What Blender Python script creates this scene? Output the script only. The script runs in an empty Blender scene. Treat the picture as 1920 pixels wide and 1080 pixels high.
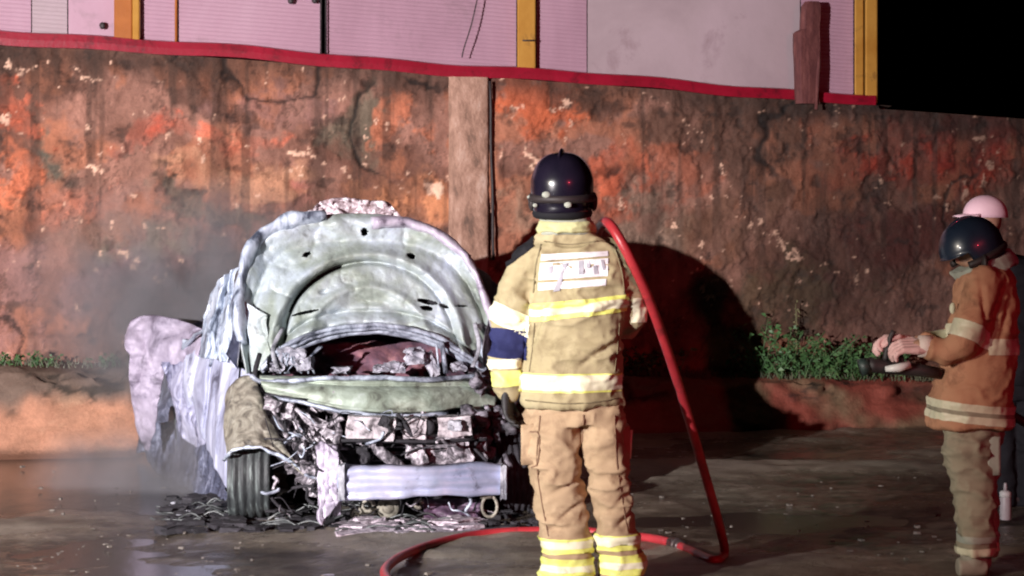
import bpy, bmesh, math, random
import numpy as np
from mathutils import Vector, Matrix
random.seed(7); rng = np.random.default_rng(11)
S = bpy.context.scene
COL = S.collection
# ------------------------------------------------------------------ camera
FPX, HOR, CAMH = 3800.0, 411.0, 1.6
cd = bpy.data.cameras.new('camera'); cam = bpy.data.objects.new('camera', cd); COL.objects.link(cam)
cam.location = (0, 0, CAMH); cam.rotation_euler = (math.radians(90), 0, 0)
cd.sensor_width = 36; cd.lens = 36*FPX/1920; cd.shift_y = -(540-HOR)/1920
cd.clip_start = .1; cd.clip_end = 2000
S.camera = cam
# ------------------------------------------------------------------ world: night sky
w = bpy.data.worlds.new('World'); S.world = w; w.use_nodes = True
nt = w.node_tree; nt.nodes.clear()
sky = nt.nodes.new('ShaderNodeTexSky'); sky.sky_type = 'NISHITA'; sky.sun_disc = False
sky.sun_elevation = math.radians(-6); sky.sun_rotation = math.radians(200)
bg = nt.nodes.new('ShaderNodeBackground'); bg.inputs[1].default_value = 0.02
wo = nt.nodes.new('ShaderNodeOutputWorld')
nt.links.new(sky.outputs[0], bg.inputs[0]); nt.links.new(bg.outputs[0], wo.inputs[0])
# ------------------------------------------------------------------ lamps of the fire engine parked left of the camera, and an added spot
def spot(name, loc, aim, power, angle, blend, color, size):
    d = bpy.data.lights.new(name, 'SPOT'); d.energy = power; d.spot_size = math.radians(angle)
    d.spot_blend = blend; d.color = color; d.shadow_soft_size = size
    o = bpy.data.objects.new(name, d); COL.objects.link(o); o.location = loc
    o.rotation_euler = (Vector(aim)-Vector(loc)).to_track_quat('-Z', 'Y').to_euler()
    return o
spot('headlamp_light', (-5.6, 1.0, 2.2), (-1.8, 13.0, 1.25), 13500, 56, 1.0, (1.0, .94, .95), .05)
spot('firefighter_spot', (-5.2, 3.0, 2.5), (.12, 8.6, .92), 930, 21, .55, (1.0, .93, .74), .10)
spot('firefighter_spot', (-5.2, 3.3, 2.5), (2.12, 9.16, .95), 820, 15, .6, (1.0, .86, .74), .10)  # narrow spot added to brighten the right firefighter alone
spot('beacon_light', (6.0, -2.0, 3.4), (1.5, 15, 1.9), 780, 60, .8, (1.0, .06, .11), .15)
S.view_settings.view_transform = 'Standard'; S.view_settings.look = 'None'
S.view_settings.exposure = 0.0; S.view_settings.gamma = 1.0
S.view_settings.use_curve_mapping = False
S.cycles.filter_width = 2.1

# ------------------------------------------------------------------ helpers
def P(px, py, Y):
    return Vector(((px-960)/FPX*Y, Y, CAMH-(py-HOR)/FPX*Y))
def _hash(ix, iy, iz, seed):
    h = (ix.astype(np.int64)*374761393 + iy.astype(np.int64)*668265263 + iz.astype(np.int64)*2147483647 + seed*974711) & 0xffffffff
    h = ((h ^ (h >> 13))*1274126177) & 0xffffffff
    return ((h ^ (h >> 16)) & 0xffff)/65535.0
def vnoise(p, seed=0):
    p = np.asarray(p, float); i = np.floor(p); f = p-i; f = f*f*(3-2*f); i = i.astype(np.int64)
    r = 0
    for dx in (0, 1):
        for dy in (0, 1):
            for dz in (0, 1):
                wgt = (f[:, 0] if dx else 1-f[:, 0])*(f[:, 1] if dy else 1-f[:, 1])*(f[:, 2] if dz else 1-f[:, 2])
                r = r + wgt*_hash(i[:, 0]+dx, i[:, 1]+dy, i[:, 2]+dz, seed)
    return r
def fbm(p, sc=1, oct=4, seed=0, gain=.5):
    p = np.asarray(p, float)*sc; a = 1; s = 0; n = 0
    for k in range(oct):
        s = s + a*vnoise(p*(2.03**k)+k*17.3, seed+k); n += a; a *= gain
    return s/n       # 0..1
def sstep(a, b, x):
    t = np.clip((x-a)/(b-a), 0, 1); return t*t*(3-2*t)
def lin(c):
    return tuple((v/12.92 if v <= .04045 else ((v+.055)/1.055)**2.4) for v in c)

def tag(o, label=None, cat=None, group=None, kind=None):
    if label: o['label'] = label
    if cat: o['category'] = cat
    if group: o['group'] = group
    if kind: o['kind'] = kind
    return o
def empty(name, loc, label, cat, group=None):
    o = bpy.data.objects.new(name, None); COL.objects.link(o); o.location = loc; o.empty_display_size = .1
    return tag(o, label, cat, group)
def wloc(o):
    v = Vector((0, 0, 0))
    while o: v = v+o.location; o = o.parent
    return v
def mesh_obj(name, verts, faces, mat, parent=None, smooth=True, origin=None):
    """verts are world coordinates; the object sits at its parent's base"""
    verts = [tuple(v) for v in verts]
    off = wloc(parent) if parent else (Vector(origin) if origin is not None else Vector((0, 0, 0)))
    me = bpy.data.meshes.new(name)
    me.from_pydata([(v[0]-off[0], v[1]-off[1], v[2]-off[2]) for v in verts], [], faces)
    me.materials.append(mat)
    if smooth: me.polygons.foreach_set('use_smooth', [True]*len(me.polygons))
    me.update()
    o = bpy.data.objects.new(name, me); COL.objects.link(o)
    if parent: o.parent = parent
    elif origin is not None: o.location = off
    return o
class MB:
    def __init__(s): s.v = []; s.f = []
    def add(s, v, f):
        n = len(s.v); s.v += [Vector(a) for a in v]; s.f += [tuple(i+n for i in q) for q in f]; return s
    def box(s, c, half, rot=None):
        c = Vector(c); vs = []
        for z in (-1, 1):
            for y in (-1, 1):
                for x in (-1, 1):
                    q = Vector((x*half[0], y*half[1], z*half[2]))
                    if rot is not None: q = rot @ q
                    vs.append(c+q)
        return s.add(vs, [(0, 2, 3, 1), (4, 5, 7, 6), (0, 1, 5, 4), (2, 6, 7, 3), (0, 4, 6, 2), (1, 3, 7, 5)])
    def tube(s, pts, r, n=8, cap=True, flat=1.0):
        pts = [Vector(p) for p in pts]; rs = r if hasattr(r, '__len__') else [r]*len(pts)
        T = []
        for i in range(len(pts)):
            a = pts[max(i-1, 0)]; b = pts[min(i+1, len(pts)-1)]; T.append((b-a).normalized())
        up = Vector((0, 0, 1)) if abs(T[0].z) < .9 else Vector((1, 0, 0))
        N = (up - T[0]*up.dot(T[0])).normalized(); vs = []
        for i, p in enumerate(pts):
            N = (N-T[i]*N.dot(T[i])).normalized(); B = T[i].cross(N)
            for k in range(n):
                a = 2*math.pi*k/n; vs.append(p+N*math.cos(a)*rs[i]*flat+B*math.sin(a)*rs[i])
        f = []
        for i in range(len(pts)-1):
            for k in range(n):
                f.append((i*n+k, i*n+(k+1) % n, (i+1)*n+(k+1) % n, (i+1)*n+k))
        if cap:
            f.append(tuple(range(n-1, -1, -1))); f.append(tuple((len(pts)-1)*n+k for k in range(n)))
        return s.add(vs, f)
    def loft(s, rings):
        """rings: list of (centre, xaxis*hw, yaxis*hd)"""
        n = 28; vs = []
        for c, ax, ay in rings:
            c = Vector(c); ax = Vector(ax); ay = Vector(ay)
            for k in range(n):
                a = 2*math.pi*k/n; ca, sa = math.cos(a), math.sin(a)
                ca = math.copysign(abs(ca)**.85, ca); sa = math.copysign(abs(sa)**.85, sa)
                vs.append(c+ax*ca+ay*sa)
        f = []
        for i in range(len(rings)-1):
            for k in range(n):
                f.append((i*n+k, i*n+(k+1) % n, (i+1)*n+(k+1) % n, (i+1)*n+k))
        f.append(tuple(range(n-1, -1, -1))); f.append(tuple((len(rings)-1)*n+k for k in range(n)))
        return s.add(vs, f)
    def ball(s, c, r, sc=(1, 1, 1), nu=14, nv=9):
        c = Vector(c); vs = [c+Vector((0, 0, -r*sc[2]))]
        for j in range(1, nv):
            t = -math.pi/2+math.pi*j/nv
            for i in range(nu):
                a = 2*math.pi*i/nu
                vs.append(c+Vector((r*sc[0]*math.cos(t)*math.cos(a), r*sc[1]*math.cos(t)*math.sin(a), r*sc[2]*math.sin(t))))
        vs.append(c+Vector((0, 0, r*sc[2]))); f = []
        for i in range(nu): f.append((0, 1+(i+1) % nu, 1+i))
        for j in range(nv-2):
            for i in range(nu):
                a = 1+j*nu+i; b = 1+j*nu+(i+1) % nu; f.append((a, b, b+nu, a+nu))
        l = len(vs)-1; o_ = 1+(nv-2)*nu
        for i in range(nu): f.append((o_+i, o_+(i+1) % nu, l))
        return s.add(vs, f)
    def build(s, name, mat, parent=None, smooth=True, origin=None):
        return mesh_obj(name, s.v, s.f, mat, parent, smooth, origin)
def spline(pts, n):
    pts = [Vector(p) for p in pts]; q = [pts[0]*2-pts[1]]+pts+[pts[-1]*2-pts[-2]]; out = []
    m = len(pts)-1
    for i in range(m):
        a, b, c, d = q[i:i+4]
        for k in range(n):
            t = k/n
            out.append(.5*((2*b)+(c-a)*t+(2*a-5*b+4*c-d)*t*t+(3*b-a-3*c+d)*t**3))
    out.append(pts[-1]); return out
def remesh(mb, voxel, smooth_it=4, name='tmp'):
    """union of overlapping closed pieces -> one continuous surface (numpy verts, faces)"""
    me = bpy.data.meshes.new(name); me.from_pydata([tuple(v) for v in mb.v], [], mb.f); me.update()
    o = bpy.data.objects.new(name, me); COL.objects.link(o)
    m = o.modifiers.new('r', 'REMESH'); m.mode = 'VOXEL'; m.voxel_size = voxel
    if smooth_it:
        k = o.modifiers.new('s', 'SMOOTH'); k.iterations = smooth_it; k.factor = .5
    dg = bpy.context.evaluated_depsgraph_get(); dg.update()
    ev = o.evaluated_get(dg); m2 = bpy.data.meshes.new_from_object(ev)
    bpy.data.objects.remove(o); bpy.data.meshes.remove(me)
    return m2
def vnorm(me):
    n = len(me.vertices); co = np.empty(n*3); me.vertices.foreach_get('co', co)
    no = np.empty(n*3, dtype=np.float32); me.vertex_normals.foreach_get('vector', no)
    return co.reshape(-1, 3), no.reshape(-1, 3).astype(float)
def link_mesh(name, me, mat, parent, smooth=True, shift=True):
    if shift: me.transform(Matrix.Translation(-wloc(parent)))
    me.materials.clear(); me.materials.append(mat); me.name = name
    if smooth: me.polygons.foreach_set('use_smooth', [True]*len(me.polygons))
    o = bpy.data.objects.new(name, me); COL.objects.link(o); o.parent = parent; return o
def folds(me, amp, fn=None, seed=3):
    co, no = vnorm(me)
    a = fbm(co*np.array([6, 6, 11.]), 1, 3, seed)-.5
    r = 1-np.abs(2*fbm(co*np.array([7, 7, 13.])+3.3, 1, 2, seed+9)-1)     # ridged creases
    r2 = 1-np.abs(2*fbm(co*np.array([13, 13, 24.]), 1, 2, seed+19)-1)
    d = amp*(a*1.3+(r**4-.35)*1.1+(r2**5-.3)*.35)
    if fn is not None: d = d+fn(co)
    co = co+no*d[:, None]; me.vertices.foreach_set('co', co.ravel()); me.update()
def band(me, planes, name, mat, parent, off=.004, pred=None):
    """strip of cloth sewn on: the slice of the garment between planes, lifted a little"""
    bm = bmesh.new(); bm.from_mesh(me)
    for (pc, pn) in planes:
        g = bm.verts[:]+bm.edges[:]+bm.faces[:]
        bmesh.ops.bisect_plane(bm, geom=g, plane_co=pc, plane_no=pn, clear_outer=True)
    if pred:
        dl = [f for f in bm.faces if not pred(f.calc_center_median())]
        bmesh.ops.delete(bm, geom=dl, context='FACES')
    bm.normal_update()
    ns = {v: v.normal.copy() for v in bm.verts}
    for v in bm.verts: v.co += ns[v]*off
    m2 = bpy.data.meshes.new(name); bm.to_mesh(m2); bm.free()
    return link_mesh(name, m2, mat, parent)

# ------------------------------------------------------------------ materials
def newmat(name):
    m = bpy.data.materials.new(name); m.use_nodes = True; n = m.node_tree
    b = n.nodes['Principled BSDF']; return m, n, b
def N(n, t, **kw):
    x = n.nodes.new(t)
    for k, v in kw.items(): setattr(x, k, v)
    return x
def noise_node(n, scale, detail=6, rough=.6, dist=0, coord=None, stretch=None):
    tc = N(n, 'ShaderNodeTexCoord')
    src = tc.outputs['Object']
    if stretch:
        mp = N(n, 'ShaderNodeMapping'); mp.inputs['Scale'].default_value = stretch
        n.links.new(src, mp.inputs[0]); src = mp.outputs[0]
    t = N(n, 'ShaderNodeTexNoise'); t.inputs['Scale'].default_value = scale
    t.inputs['Detail'].default_value = detail; t.inputs['Roughness'].default_value = rough
    t.inputs['Distortion'].default_value = dist
    n.links.new(src, t.inputs[0]); return t
def ramp(n, src, stops):
    r = N(n, 'ShaderNodeValToRGB'); e = r.color_ramp.elements
    while len(e) < len(stops): e.new(.5)
    for i, (p, c) in enumerate(stops): e[i].position = p; e[i].color = (*c, 1) if len(c) == 3 else c
    n.links.new(src, r.inputs[0]); return r
def mat_noise(name, stops, scale=8, rough=.7, detail=8, nrough=.65, metal=0, bump=.3, bscale=40, bdist=.01, stretch=None, spec=.5, coat=0, dist=.3):
    m, n, b = newmat(name)
    t = noise_node(n, scale, detail, nrough, dist, stretch=stretch)
    r = ramp(n, t.outputs[0], stops); n.links.new(r.outputs[0], b.inputs['Base Color'])
    b.inputs['Roughness'].default_value = rough; b.inputs['Metallic'].default_value = metal
    b.inputs['Specular IOR Level'].default_value = spec; b.inputs['Coat Weight'].default_value = coat
    if bump:
        t2 = noise_node(n, bscale, 5, .6)
        bp = N(n, 'ShaderNodeBump'); bp.inputs['Strength'].default_value = bump; bp.inputs['Distance'].default_value = bdist
        n.links.new(t2.outputs[0], bp.inputs['Height']); n.links.new(bp.outputs[0], b.inputs['Normal'])
    return m
def stain(m, col, lo, hi, scale):
    n = m.node_tree; b = n.nodes['Principled BSDF']; src = b.inputs['Base Color'].links[0].from_socket
    t = noise_node(n, scale, 8, .72, .5); k = ramp(n, t.outputs[0], [(lo, (0, 0, 0)), (hi, (1, 1, 1))])
    mx = N(n, 'ShaderNodeMix', data_type='RGBA'); n.links.new(k.outputs[0], mx.inputs['Factor']); n.links.new(src, mx.inputs[6]); mx.inputs[7].default_value = (*col, 1)
    n.links.new(mx.outputs[2], b.inputs['Base Color'])
def attr_mat(name, rough=.9, bump=.5, bscale=60, bdist=.01, amt=.35):
    m, n, b = newmat(name)
    a = N(n, 'ShaderNodeVertexColor'); a.layer_name = 'col'
    t = noise_node(n, 45, 8, .7, .4)
    r = ramp(n, t.outputs[0], [(.25, (1-amt,)*3), (.75, (1+amt*.0,)*3)])
    mx = N(n, 'ShaderNodeMix', data_type='RGBA', blend_type='MULTIPLY'); mx.inputs['Factor'].default_value = 1
    n.links.new(a.outputs[0], mx.inputs[6]); n.links.new(r.outputs[0], mx.inputs[7])
    n.links.new(mx.outputs[2], b.inputs['Base Color']); b.inputs['Roughness'].default_value = rough
    t2 = noise_node(n, bscale, 8, .7)
    bp = N(n, 'ShaderNodeBump'); bp.inputs['Strength'].default_value = bump; bp.inputs['Distance'].default_value = bdist
    n.links.new(t2.outputs[0], bp.inputs['Height']); n.links.new(bp.outputs[0], b.inputs['Normal'])
    return m, n, b
M = {}
M['wall'] = attr_mat('stained_wall_plaster', .85, .7, 50, .015)[0]
M['bank'] = attr_mat('eroded_earth', .8, .6, 40, .02)[0]
M['ash'] = mat_noise('ash_white_metal', [(.36, (.03, .035, .05)), (.46, (.22, .24, .30)), (.60, (.46, .51, .60)), (.76, (.78, .82, .90))], 7, .5, metal=.15, bump=.5, bscale=30, dist=1.2)
M['ash_streak'] = mat_noise('ash_streaked_panel', [(.34, (.03, .03, .06)), (.44, (.20, .20, .30)), (.56, (.42, .42, .56)), (.75, (.68, .68, .82))], 6, .5, metal=.15, bump=.4, bscale=30, dist=.8, stretch=(2.2, 1.6, .45))
M['ash_pink'] = mat_noise('ash_lilac_panel', [(.34, (.12, .10, .14)), (.46, (.30, .26, .34)), (.7, (.48, .42, .52))], 5, .6, metal=.1, bump=.4, bscale=30, dist=.8)
M['ash_green'] = mat_noise('ash_greenish_metal', [(.32, (.08, .09, .08)), (.43, (.34, .38, .33)), (.62, (.58, .63, .56)), (.8, (.76, .80, .78))], 6, .5, metal=.15, bump=.4, bscale=30, dist=1.2)
M['ash_beige'] = mat_noise('scorched_beige_metal', [(.34, (.05, .045, .04)), (.46, (.22, .20, .16)), (.60, (.36, .34, .28)), (.78, (.66, .64, .56))], 9, .6, metal=.1, bump=.5, bscale=40, dist=1)
M['engine'] = mat_noise('burnt_engine_castings', [(.40, (.03, .026, .032)), (.49, (.16, .14, .16)), (.57, (.46, .42, .46)), (.72, (.80, .75, .80))], 15, .65, metal=.1, bump=.6, bscale=50, dist=1)
M['soot'] = mat_noise('soot', [(.3, (.006, .006, .008)), (.6, (.025, .022, .028)), (.85, (.10, .09, .11))], 12, .8, bump=.6, bscale=50)
M['beam'] = mat_noise('bare_aluminium_beam', [(.3, (.26, .30, .44)), (.5, (.42, .45, .62)), (.72, (.62, .58, .74))], 3, .42, metal=.35, bump=.25, bscale=30)
M['rubber'] = mat_noise('charred_rubber', [(.38, (.012, .014, .016)), (.56, (.04, .047, .048)), (.75, (.20, .24, .23))], 10, .6, bump=.3, stretch=(4, 1, .7))
M['debris'] = mat_noise('pale_burnt_debris', [(.34, (.10, .08, .10)), (.5, (.45, .38, .43)), (.7, (.82, .74, .80))], 30, .6, bump=.4)
M['cloth'] = mat_noise('olive_tan_cloth', [(.3, (.34, .285, .165)), (.55, (.41, .35, .21)), (.75, (.47, .41, .26))], 5, .85, bump=.35, bscale=160, bdist=.003, spec=.2)
M['cloth_dk'] = mat_noise('dark_seam_thread', [(.3, (.16, .13, .07)), (.7, (.24, .20, .12))], 30, .9, bump=.2)
M['cloth_dk2'] = mat_noise('dark_trouser_seam', [(.3, (.17, .10, .06)), (.7, (.26, .16, .10))], 30, .9, bump=.2)
M['cloth_leg'] = mat_noise('tan_cloth', [(.3, (.40, .285, .175)), (.7, (.50, .365, .235))], 5, .85, bump=.35, bscale=160, bdist=.003, spec=.2)
M['cloth_red'] = mat_noise('russet_tan_cloth', [(.3, (.40, .19, .11)), (.7, (.50, .26, .16))], 5, .85, bump=.35, bscale=160, bdist=.003, spec=.2)
M['cloth_grey'] = mat_noise('grey_olive_cloth', [(.3, (.25, .22, .16)), (.7, (.36, .32, .24))], 5, .85, bump=.35, bscale=160, bdist=.003, spec=.2)
M['navy'] = mat_noise('navy_cloth', [(.3, (.012, .015, .06)), (.7, (.03, .035, .12))], 6, .8, bump=.3, bscale=120, bdist=.003, spec=.2)
M['black_cloth'] = mat_noise('black_cloth', [(.3, (.008, .008, .01)), (.7, (.02, .02, .025))], 6, .8, bump=.3, bscale=120, bdist=.003, spec=.2)
M['lime'] = mat_noise('lime_reflective_band', [(.3, (.80, .86, .16)), (.7, (.92, .95, .32))], 12, .5, bump=.15)
M['cream'] = mat_noise('cream_reflective_band', [(.3, (.82, .80, .55)), (.7, (.95, .93, .74))], 12, .5, bump=.15)
M['silver'] = mat_noise('silver_reflective_print', [(.3, (.70, .70, .76)), (.7, (.93, .93, .97))], 10, .35, bump=.1)
M['mark'] = mat_noise('grey_print', [(.3, (.34, .34, .40)), (.7, (.50, .49, .56))], 14, .6, bump=.1)
M['helmet'] = mat_noise('glossy_dark_helmet', [(.3, (.006, .005, .012)), (.7, (.014, .010, .022))], 7, .26, bump=.12, bscale=60, bdist=.002, coat=.3)
M['helmet_navy'] = mat_noise('glossy_navy_helmet', [(.3, (.010, .018, .035)), (.7, (.018, .03, .055))], 7, .34, bump=.12, bscale=60, bdist=.002, coat=.15)
M['glove'] = mat_noise('dark_glove_leather', [(.3, (.012, .011, .013)), (.7, (.03, .028, .03))], 20, .6, bump=.3)
M['glove_pale'] = mat_noise('pale_glove_leather', [(.3, (.62, .36, .34)), (.7, (.78, .52, .50))], 20, .7, bump=.3)
M['skin'] = mat_noise('skin', [(.3, (.32, .17, .11)), (.7, (.40, .22, .15))], 8, .55, bump=.1)
M['grey_hood'] = mat_noise('grey_hood_cloth', [(.3, (.26, .28, .24)), (.7, (.42, .44, .38))], 8, .8, bump=.3)
M['cap'] = mat_noise('pale_pink_cap', [(.3, (.82, .52, .62)), (.7, (.92, .66, .74))], 4, .7, bump=.15)
M['hose'] = mat_noise('red_rubber_hose', [(.3, (.33, .022, .03)), (.7, (.46, .04, .05))], 6, .38, bump=.25, bscale=60, bdist=.004)
M['boot'] = mat_noise('black_boot', [(.3, (.012, .012, .013)), (.7, (.03, .03, .03))], 10, .45, bump=.2)
M['boot_grey'] = mat_noise('dusty_boot', [(.3, (.24, .21, .17)), (.7, (.36, .33, .27))], 10, .7, bump=.2)
M['panel'] = mat_noise('pinkish_white_sheet', [(.25, (.34, .20, .255)), (.5, (.43, .26, .33)), (.8, (.50, .33, .40))], 1.1, .45, bump=.1, stretch=(1, 1, .5))
M['panel_grey'] = mat_noise('greyish_white_sheet', [(.25, (.32, .245, .265)), (.5, (.40, .31, .335)), (.8, (.47, .36, .40))], 1.1, .45, bump=.1)
M['yellow'] = mat_noise('yellow_painted_steel', [(.3, (.38, .17, .025)), (.7, (.54, .29, .06))], 3, .45, bump=.15)
M['brown_y'] = mat_noise('brown_painted_steel', [(.3, (.30, .09, .015)), (.7, (.42, .14, .03))], 3, .45, bump=.15)
M['red'] = mat_noise('red_painted_rail', [(.3, (.20, .003, .014)), (.7, (.30, .005, .024))], 5, .4, bump=.2)
M['stump'] = mat_noise('old_dark_timber', [(.3, (.07, .016, .018)), (.6, (.16, .05, .045)), (.85, (.30, .13, .11))], 12, .85, bump=.8, bscale=30, stretch=(3, 3, .5))
M['leaf'] = mat_noise('weed_leaf', [(.3, (.025, .07, .022)), (.5, (.06, .14, .045)), (.7, (.13, .20, .08))], 9, .5, bump=0)
M['leaf_dry'] = mat_noise('dry_weed', [(.3, (.10, .10, .04)), (.7, (.22, .20, .10))], 9, .7, bump=0)
M['wire'] = mat_noise('dark_wire', [(.3, (.015, .01, .012)), (.7, (.04, .03, .03))], 9, .6, bump=0)
M['white_plastic'] = mat_noise('white_plastic', [(.3, (.60, .60, .58)), (.7, (.80, .80, .78))], 9, .4, bump=0)
M['cell'] = mat_noise('concrete_pilaster', [(.32, (.13, .08, .06)), (.44, (.30, .17, .12)), (.54, (.44, .26, .19)), (.68, (.60, .42, .34))], 5, .85, nrough=.75, bump=.9, bscale=30, stretch=(1.5, 1.5, .6))

for k_, c_ in (('cloth', (.20, .16, .09)), ('cloth_leg', (.25, .16, .10)), ('cloth_red', (.17, .08, .05)), ('cloth_grey', (.13, .12, .09))): stain(M[k_], c_, .52, .74, 5.5)
stain(M['hose'], (.10, .02, .02), .52, .72, 9); stain(M['silver'], (.40, .38, .36), .55, .75, 22)
stain(M['lime'], (.45, .45, .16), .55, .75, 16); stain(M['cream'], (.50, .46, .32), .55, .75, 16)
# ------------------------------------------------------------------ the lie of the land (wall and bank run back to the right)
BX = .273
def wallY(X, a=15.2): return a+BX*X
def onwall(px, py, a=15.2):
    Y = a/(1-BX*(px-960)/FPX); return P(px, py, Y)
def lerpz(X, z0, z1):      # z at X=-3.6 (left edge) and X=+2.9 (yellow corner post)
    return z0+(z1-z0)*(X+3.6)/6.5
def colour_attr(me, cols):
    a = me.color_attributes.new('col', 'FLOAT_COLOR', 'POINT')
    c = np.ones((len(me.vertices), 4), dtype=np.float32); c[:, :3] = cols
    a.data.foreach_set('color', c.ravel())
def gridfaces(nu, nv):
    i = np.arange(nu-1)[:, None]*nv+np.arange(nv-1)[None, :]
    return np.stack([i, i+nv, i+nv+1, i+1], -1).reshape(-1, 4).tolist()

# ------------------------------------------------------------------ ground
def make_ground():
    xs = np.concatenate([np.linspace(-60, -7, 14), np.arange(-6.8, 6.8, .045), np.linspace(7, 60, 14)])
    ys = np.concatenate([np.linspace(-30, 7.0, 12), np.arange(7.2, 16.6, .045), np.linspace(17, 300, 14)])
    X, Y = np.meshgrid(xs, ys, indexing='ij'); p = np.stack([X.ravel(), Y.ravel(), 0*X.ravel()], 1)
    h = (fbm(p*np.array([1, 1.3, 1]), 1.0, 6, 5, .55)-.5)*.13+(fbm(p, 9, 3, 8)-.5)*.012
    near = sstep(6.9, 5.5, np.abs(p[:, 0]))*sstep(16.5, 15.5, p[:, 1])
    pud = sstep(-1.1, -2.0, p[:, 0]+1.2*(fbm(p, 1.2, 3, 2)-.5))*sstep(10.0, 12.0, p[:, 1]+2.2*(fbm(p*np.array([2.2, .6, 1]), 1.0, 5, 4, .6)-.5))   # water lying along the bank at left
    h = h*near; h = h*(1-.6*pud)-.035*pud+.004; h = np.maximum(h, -.05)
    p[:, 2] = h
    o = mesh_obj('ground', p, gridfaces(len(xs), len(ys)), None_mat, None)
    tag(o, kind='structure')
    return o
m, n, b = newmat('wet_dirty_asphalt')
t1 = noise_node(n, .8, 8, .62, .6, stretch=(.7, 1.5, 1)); t2 = noise_node(n, 9, 8, .7, .2)
mx = N(n, 'ShaderNodeMath', operation='ADD'); n.links.new(t1.outputs[0], mx.inputs[0])
ml = N(n, 'ShaderNodeMath', operation='MULTIPLY'); ml.inputs[1].default_value = .45; n.links.new(t2.outputs[0], ml.inputs[0]); n.links.new(ml.outputs[0], mx.inputs[1])
r = ramp(n, mx.outputs[0], [(.44, (.024, .019, .015)), (.58, (.080, .066, .051)), (.72, (.20, .170, .132)), (.90, (.36, .31, .25))])
n.links.new(r.outputs[0], b.inputs['Base Color'])
geo = N(n, 'ShaderNodeNewGeometry'); sx = N(n, 'ShaderNodeSeparateXYZ'); n.links.new(geo.outputs['Position'], sx.inputs[0])
wet = N(n, 'ShaderNodeMapRange'); wet.inputs['From Min'].default_value = -.012; wet.inputs['From Max'].default_value = .022
n.links.new(sx.outputs['Z'], wet.inputs[0])
wd = N(n, 'ShaderNodeMath', operation='MULTIPLY_ADD'); n.links.new(t2.outputs[0], wd.inputs[0]); wd.inputs[1].default_value = .8; wd.inputs[2].default_value = -.4
wa = N(n, 'ShaderNodeMath', operation='ADD', use_clamp=True); n.links.new(wet.outputs[0], wa.inputs[0]); n.links.new(wd.outputs[0], wa.inputs[1])
dk = ramp(n, wa.outputs[0], [(.0, (.30, .29, .28)), (.5, (.72, .71, .70)), (.9, (1, 1, 1))])
mm = N(n, 'ShaderNodeMix', data_type='RGBA', blend_type='MULTIPLY'); mm.inputs['Factor'].default_value = 1
n.links.new(r.outputs[0], mm.inputs[6]); n.links.new(dk.outputs[0], mm.inputs[7]); n.links.new(mm.outputs[2], b.inputs['Base Color'])
rr = ramp(n, wa.outputs[0], [(.0, (.08,)*3), (.45, (.20,)*3), (1.0, (.46,)*3)]); n.links.new(rr.outputs[0], b.inputs['Roughness'])
t3 = noise_node(n, 26, 8, .75); bp = N(n, 'ShaderNodeBump'); bp.inputs['Strength'].default_value = .8; bp.inputs['Distance'].default_value = .02
n.links.new(t3.outputs[0], bp.inputs['Height']); n.links.new(bp.outputs[0], b.inputs['Normal'])
None_mat = m
make_ground()
# puddle of run-off water beside the bank
m, n, b = newmat('muddy_water')
b.inputs['Base Color'].default_value = (.035, .03, .027, 1); b.inputs['Roughness'].default_value = .2
b.inputs['Specular IOR Level'].default_value = .5
t = noise_node(n, 6, 5, .6, stretch=(1, .5, 1)); bp = N(n, 'ShaderNodeBump'); bp.inputs['Strength'].default_value = .22; bp.inputs['Distance'].default_value = .02
n.links.new(t.outputs[0], bp.inputs['Height']); n.links.new(bp.outputs[0], b.inputs['Normal'])
M['water'] = m
vs = [(-7, 7.0, -.019), (6.5, 7.0, -.019), (6.5, 16.6, -.019), (-7, 13.4, -.019)]
tag(mesh_obj('puddle', vs, [(0, 1, 2, 3)], M['water']), kind='structure')

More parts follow.
